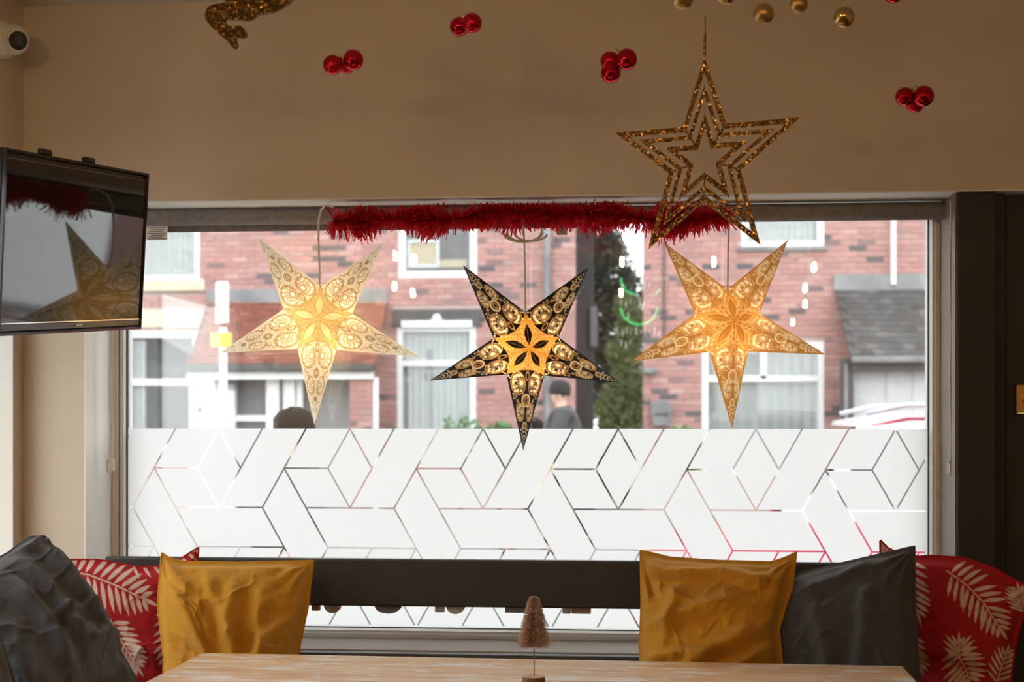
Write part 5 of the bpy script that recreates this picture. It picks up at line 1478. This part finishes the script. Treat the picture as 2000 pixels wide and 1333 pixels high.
def person(label, base, height, heading, coat, hat, phase=1.0):
    """walking figure facing local -X"""
    k = height/1.75
    root = empty('person', base); tag(root, label, 'person')
    R = Matrix.Rotation(heading, 3, 'Z')
    def W(p): return Vector(base)+R @ (Vector(p)*k)
    s = 0.22*phase
    body = [(0,0,0.95),(0,0,1.12),(-0.01,0,1.30),(-0.02,0,1.44),(-0.035,0,1.52),(-0.055,0,1.60),(-0.06,0,1.68),
            (0,0.09,0.90),(-s,0.09,0.50),(-s*0.9,0.09,0.08),(-s*0.9-0.13,0.09,0.045),
            (0,-0.09,0.90),(s*0.5,-0.09,0.50),(s*1.5,-0.09,0.11),(s*1.5-0.12,-0.09,0.045),
            (-0.01,0.19,1.42),(0.08,0.24,1.14),(-0.04,0.24,0.92),(-0.08,0.24,0.83),
            (-0.01,-0.19,1.42),(-0.08,-0.24,1.15),(-0.24,-0.22,1.00),(-0.31,-0.21,0.96),
            (-0.145,0,1.60)]
    ed = [(0,1),(1,2),(2,3),(3,4),(4,5),(5,6),(0,7),(7,8),(8,9),(9,10),(0,11),(11,12),(12,13),(13,14),(3,15),(15,16),(16,17),(17,18),(3,19),(19,20),(20,21),(21,22),(5,23)]
    rd = [0.13,0.13,0.14,0.10,0.055,0.085,0.085,0.085,0.055,0.04,0.035,0.085,0.055,0.04,0.035,0.06,0.045,0.035,0.03,0.06,0.045,0.035,0.03,0.016]
    skin_mesh('body', [W(p) for p in body], ed, [r*k for r in rd], M['skin'], root)
    cp = [(0,0,0.72),(0,0,0.95),(0,0,1.15),(-0.01,0,1.32),(-0.015,0,1.44),(-0.03,0,1.50)]+[(-0.01,0.20,1.41),(0.08,0.25,1.14),(-0.035,0.245,0.94)]+[(-0.01,-0.20,1.41),(-0.08,-0.25,1.15),(-0.22,-0.225,1.02)]
    skin_mesh('coat', [W(p) for p in cp], [(0,1),(1,2),(2,3),(3,4),(4,5),(4,6),(6,7),(7,8),(4,9),(9,10),(10,11)], [r*k for r in (0.235,0.225,0.215,0.22,0.17,0.095,0.105,0.085,0.07,0.105,0.085,0.07)], coat, root, 1)
    tp = [(0,0,0.92),(0,0.09,0.86),(-s,0.09,0.50),(-s*0.9,0.09,0.12),(0,-0.09,0.86),(s*0.5,-0.09,0.50),(s*1.5,-0.09,0.15)]
    skin_mesh('trousers', [W(p) for p in tp], [(0,1),(1,2),(2,3),(0,4),(4,5),(5,6)], [r*k for r in (0.14,0.10,0.075,0.065,0.10,0.075,0.065)], M['trouser'], root)
    for (x, y, z) in ((-s*0.9, 0.09, 0.045), (s*1.5, -0.09, 0.06)):
        sh = MB().ball((0,0,0), 0.05, 14, 8, (2.5,0.95,0.9)); c = W((x-0.05, y, z))
        sh.v = [tuple(c+R @ (Vector(p)*k)) for p in sh.v]; sh.build('shoe', M['shoe'], root, True)
    hm = MB(); n = 20
    prof_ = [(0.105,-0.035),(0.108,0.0),(0.104,0.05),(0.085,0.095),(0.05,0.12),(0,0.128)] if hat == 'beanie' else [(0.090,-0.10),(0.107,-0.04),(0.110,0.02),(0.098,0.07),(0.06,0.105),(0,0.115)]
    hm.lathe(prof_, (0,0,0), n)
    c = W((-0.045 if hat == 'beanie' else -0.035, 0, 1.665))
    tilt = Matrix.Rotation(0.18, 3, 'Y')
    vv = []
    for i, p in enumerate(hm.v):
        q = Vector(p); q.x *= 1.12
        if hat != 'beanie': q *= 1+0.05*math.sin(i*3.1)+0.04*math.sin(i*1.7)
        vv.append(tuple(c+R @ (tilt @ (q*k))))
    hm.v = vv
    hm.build('knit_hat' if hat == 'beanie' else 'hair', M['beanie'] if hat == 'beanie' else M['hair'], root, True)
    fc_ = W((-0.137,0.035,1.625)); 
    for sy in (-1, 1): MB().ball(W((-0.138, sy*0.034, 1.635)), 0.010*k, 8, 6).build('eye', M['ink'], root, True)
    MB().box(W((-0.140,-0.025,1.553)) if heading == 0 else W((-0.140,-0.025,1.553)), W((-0.134,0.025,1.562))).build('mouth', mat('lips', (0.42,0.20,0.18), 0.5), root)
    for sy in (-1, 1): MB().ball(W((-0.045, sy*0.092, 1.61)), 0.024*k, 10, 8, (0.7,0.4,1.2)).build('ear', M['skin'], root, True)
    rebase(root)
    return root
b1 = PD(1092, 760, 14.7)
person('person in black beanie and charcoal coat walking left past the houses', (b1.x+0.05, b1.y, 0.0), 1.67, 0.0, M['coat'], 'beanie')
b2 = PD(1052, 800, 13.6)
person('person in cream coat walking ahead of the one in black beanie', (b2.x-0.02, b2.y, 0.0), 1.30, 0.0, M['cream'], 'hair', -1.0)
b3 = PD(556, 815, 7.9)
person('person with dark hair passing close outside the window, head only showing', (b3.x+0.02, b3.y, -0.30), 1.66, math.pi, M['coat'], 'hair')

# ------------------------------------------------------------------ parked car
M['car_paint'] = mat('magenta_red_car_paint', (0.42, 0.02, 0.07), 0.22, var=0.04, coat=0.8)
M['car_glass'] = mat('car_glass', (0.03, 0.03, 0.035), 0.06, coat=0.5)
M['rubber'] = mat('tyre_rubber', (0.025, 0.025, 0.025), 0.85)
M['alloy'] = mat('alloy_wheel', (0.5, 0.5, 0.52), 0.3, 1.0)
M['rail'] = mat('silver_roof_rail', (0.55, 0.52, 0.58), 0.35, 0.6)
cf = PD(1235, 900, 9.6)            # nose of the car
CZ = -0.23
car = empty('car', (cf.x+2.1, 9.9, CZ)); tag(car, 'magenta red car parked outside, its roof showing above frosted film', 'car')
X0 = cf.x
sec = [(0.00,0.35,0.60),(0.05,0.62,0.74),(0.35,0.78,0.84),(0.95,0.88,0.90),(1.10,0.93,0.90),(2.4,0.96,0.90),(3.9,0.98,0.88),(4.10,0.90,0.82),(4.18,0.55,0.72)]
bm = bmesh.new(); rings = []
for (x, zt2, hw) in sec:
    ring_ = []
    for (fy, z) in ((-0.92,0.22),(-1.0,0.42),(-1.0,min(0.7,zt2*0.85)),(-0.94,zt2*0.97),(-0.5,zt2),(0.5,zt2),(0.94,zt2*0.97),(1.0,min(0.7,zt2*0.85)),(1.0,0.42),(0.92,0.22)):
        ring_.append(bm.verts.new((X0+x, 9.9+hw*fy, CZ+z)))
    rings.append(ring_)
for a, b in zip(rings[:-1], rings[1:]):
    for i in range(10): bm.faces.new((a[i], a[(i+1)%10], b[(i+1)%10], b[i]))
bm.faces.new(rings[0][::-1]); bm.faces.new(rings[-1])
o = from_bm('body_shell', bm, M['car_paint'], car); smooth_by_angle(o, 0.7)
ztop = EYE.z+(YH-806)*9.9/FPX-CZ
cab = [(1.00,0.92,0.80),(1.28,1.22,0.70),(1.45,ztop-0.06,0.64),(1.75,ztop-0.01,0.61),(2.5,ztop,0.60),(3.3,ztop-0.03,0.60),(3.70,ztop-0.12,0.62),(4.02,0.95,0.78)]
bm = bmesh.new(); rings = []
for (x, zt2, hw) in cab:
    ring_ = []
    for (fy, z) in ((-0.84,0.90),(-0.80+0.0,0.95),(-hw*1.05,zt2-0.05 if zt2 > 1.0 else 0.92),(-hw*0.9,zt2),(0,zt2+0.015),(hw*0.9,zt2),(hw*1.05,zt2-0.05 if zt2 > 1.0 else 0.92),(0.80,0.95),(0.84,0.90)):
        ring_.append(bm.verts.new((X0+x, 9.9+fy, CZ+z)))
    rings.append(ring_)
for a, b in zip(rings[:-1], rings[1:]):
    for i in range(8): bm.faces.new((a[i], a[i+1], b[i+1], b[i]))
M['roof_sky_white'] = mat('sky_reflection_white_roof', (0.72, 0.70, 0.74), 0.25, var=0.03, coat=0.6)  # sky mirrored in the red car's roof, put into the colour as white
o = from_bm('cabin_roof', bm, M['roof_sky_white'], car); smooth_by_angle(o, 0.7)
for sgn in (-1, 1):
    def sd(x, z):
        w = np.interp(z, [0.95, ztop-0.06], [0.81, 0.655]); return (X0+x, 9.9+sgn*(w+0.006), CZ+z)
    for poly_ in ([(1.22,1.0),(1.55,ztop-0.12),(2.3,ztop-0.09),(2.3,1.0)], [(2.38,1.0),(2.38,ztop-0.09),(3.2,ztop-0.12),(3.65,1.0)]):
        pts = [sd(*p) for p in poly_]
        MB().prism(pts, (0, sgn*0.004, 0)).build('side_window', M['car_glass'], car)
    pts = [(X0+1.50, 9.9+sgn*0.60, CZ+ztop-0.01), (X0+1.75, 9.9+sgn*0.60, CZ+ztop+0.045), (X0+2.5, 9.9+sgn*0.60, CZ+ztop+0.055), (X0+3.3, 9.9+sgn*0.60, CZ+ztop+0.035), (X0+3.6, 9.9+sgn*0.60, CZ+ztop-0.03)]
    MB().tube([Vector(p)+Vector((0, sgn*0.035, -0.085)) for p in pts], 0.012, 8).build('roof_trim', M['car_paint'], car, True)
    MB().tube(pts, 0.017, 10).build('roof_rail', M['rail'], car, True)
MB().hexa([(X0+1.06,9.9-0.72,CZ+0.95),(X0+1.06,9.9+0.72,CZ+0.95),(X0+1.08,9.9+0.72,CZ+0.95),(X0+1.08,9.9-0.72,CZ+0.95),(X0+1.41,9.9-0.60,CZ+ztop-0.09),(X0+1.41,9.9+0.60,CZ+ztop-0.09),(X0+1.43,9.9+0.60,CZ+ztop-0.09),(X0+1.43,9.9-0.60,CZ+ztop-0.09)]).build('windscreen', M['car_glass'], car)
for x in (0.75, 3.35):
    for sgn in (-1, 1):
        c = Vector((X0+x, 9.9+sgn*0.80, CZ+0.31))
        w_ = MB().lathe([(0.20,-0.10),(0.29,-0.10),(0.31,-0.07),(0.31,0.07),(0.29,0.10),(0.20,0.10)], c, 28, (0,sgn,0)).build('wheel', M['rubber'], car)
        MB().lathe([(0.19,0.085),(0.19,0.095),(0.05,0.11),(0,0.112)], c, 20, (0,sgn,0)).build('hub_cap', M['alloy'], w_)
MB().ball((X0+0.06, 9.9-0.55, CZ+0.60), 0.11, 14, 8, (0.5,1.4,0.7)).build('headlamp', M['hpane'], car, True)
MB().ball((X0+0.06, 9.9+0.55, CZ+0.60), 0.11, 14, 8, (0.5,1.4,0.7)).build('headlamp', M['hpane'], car, True)
rebase(car)
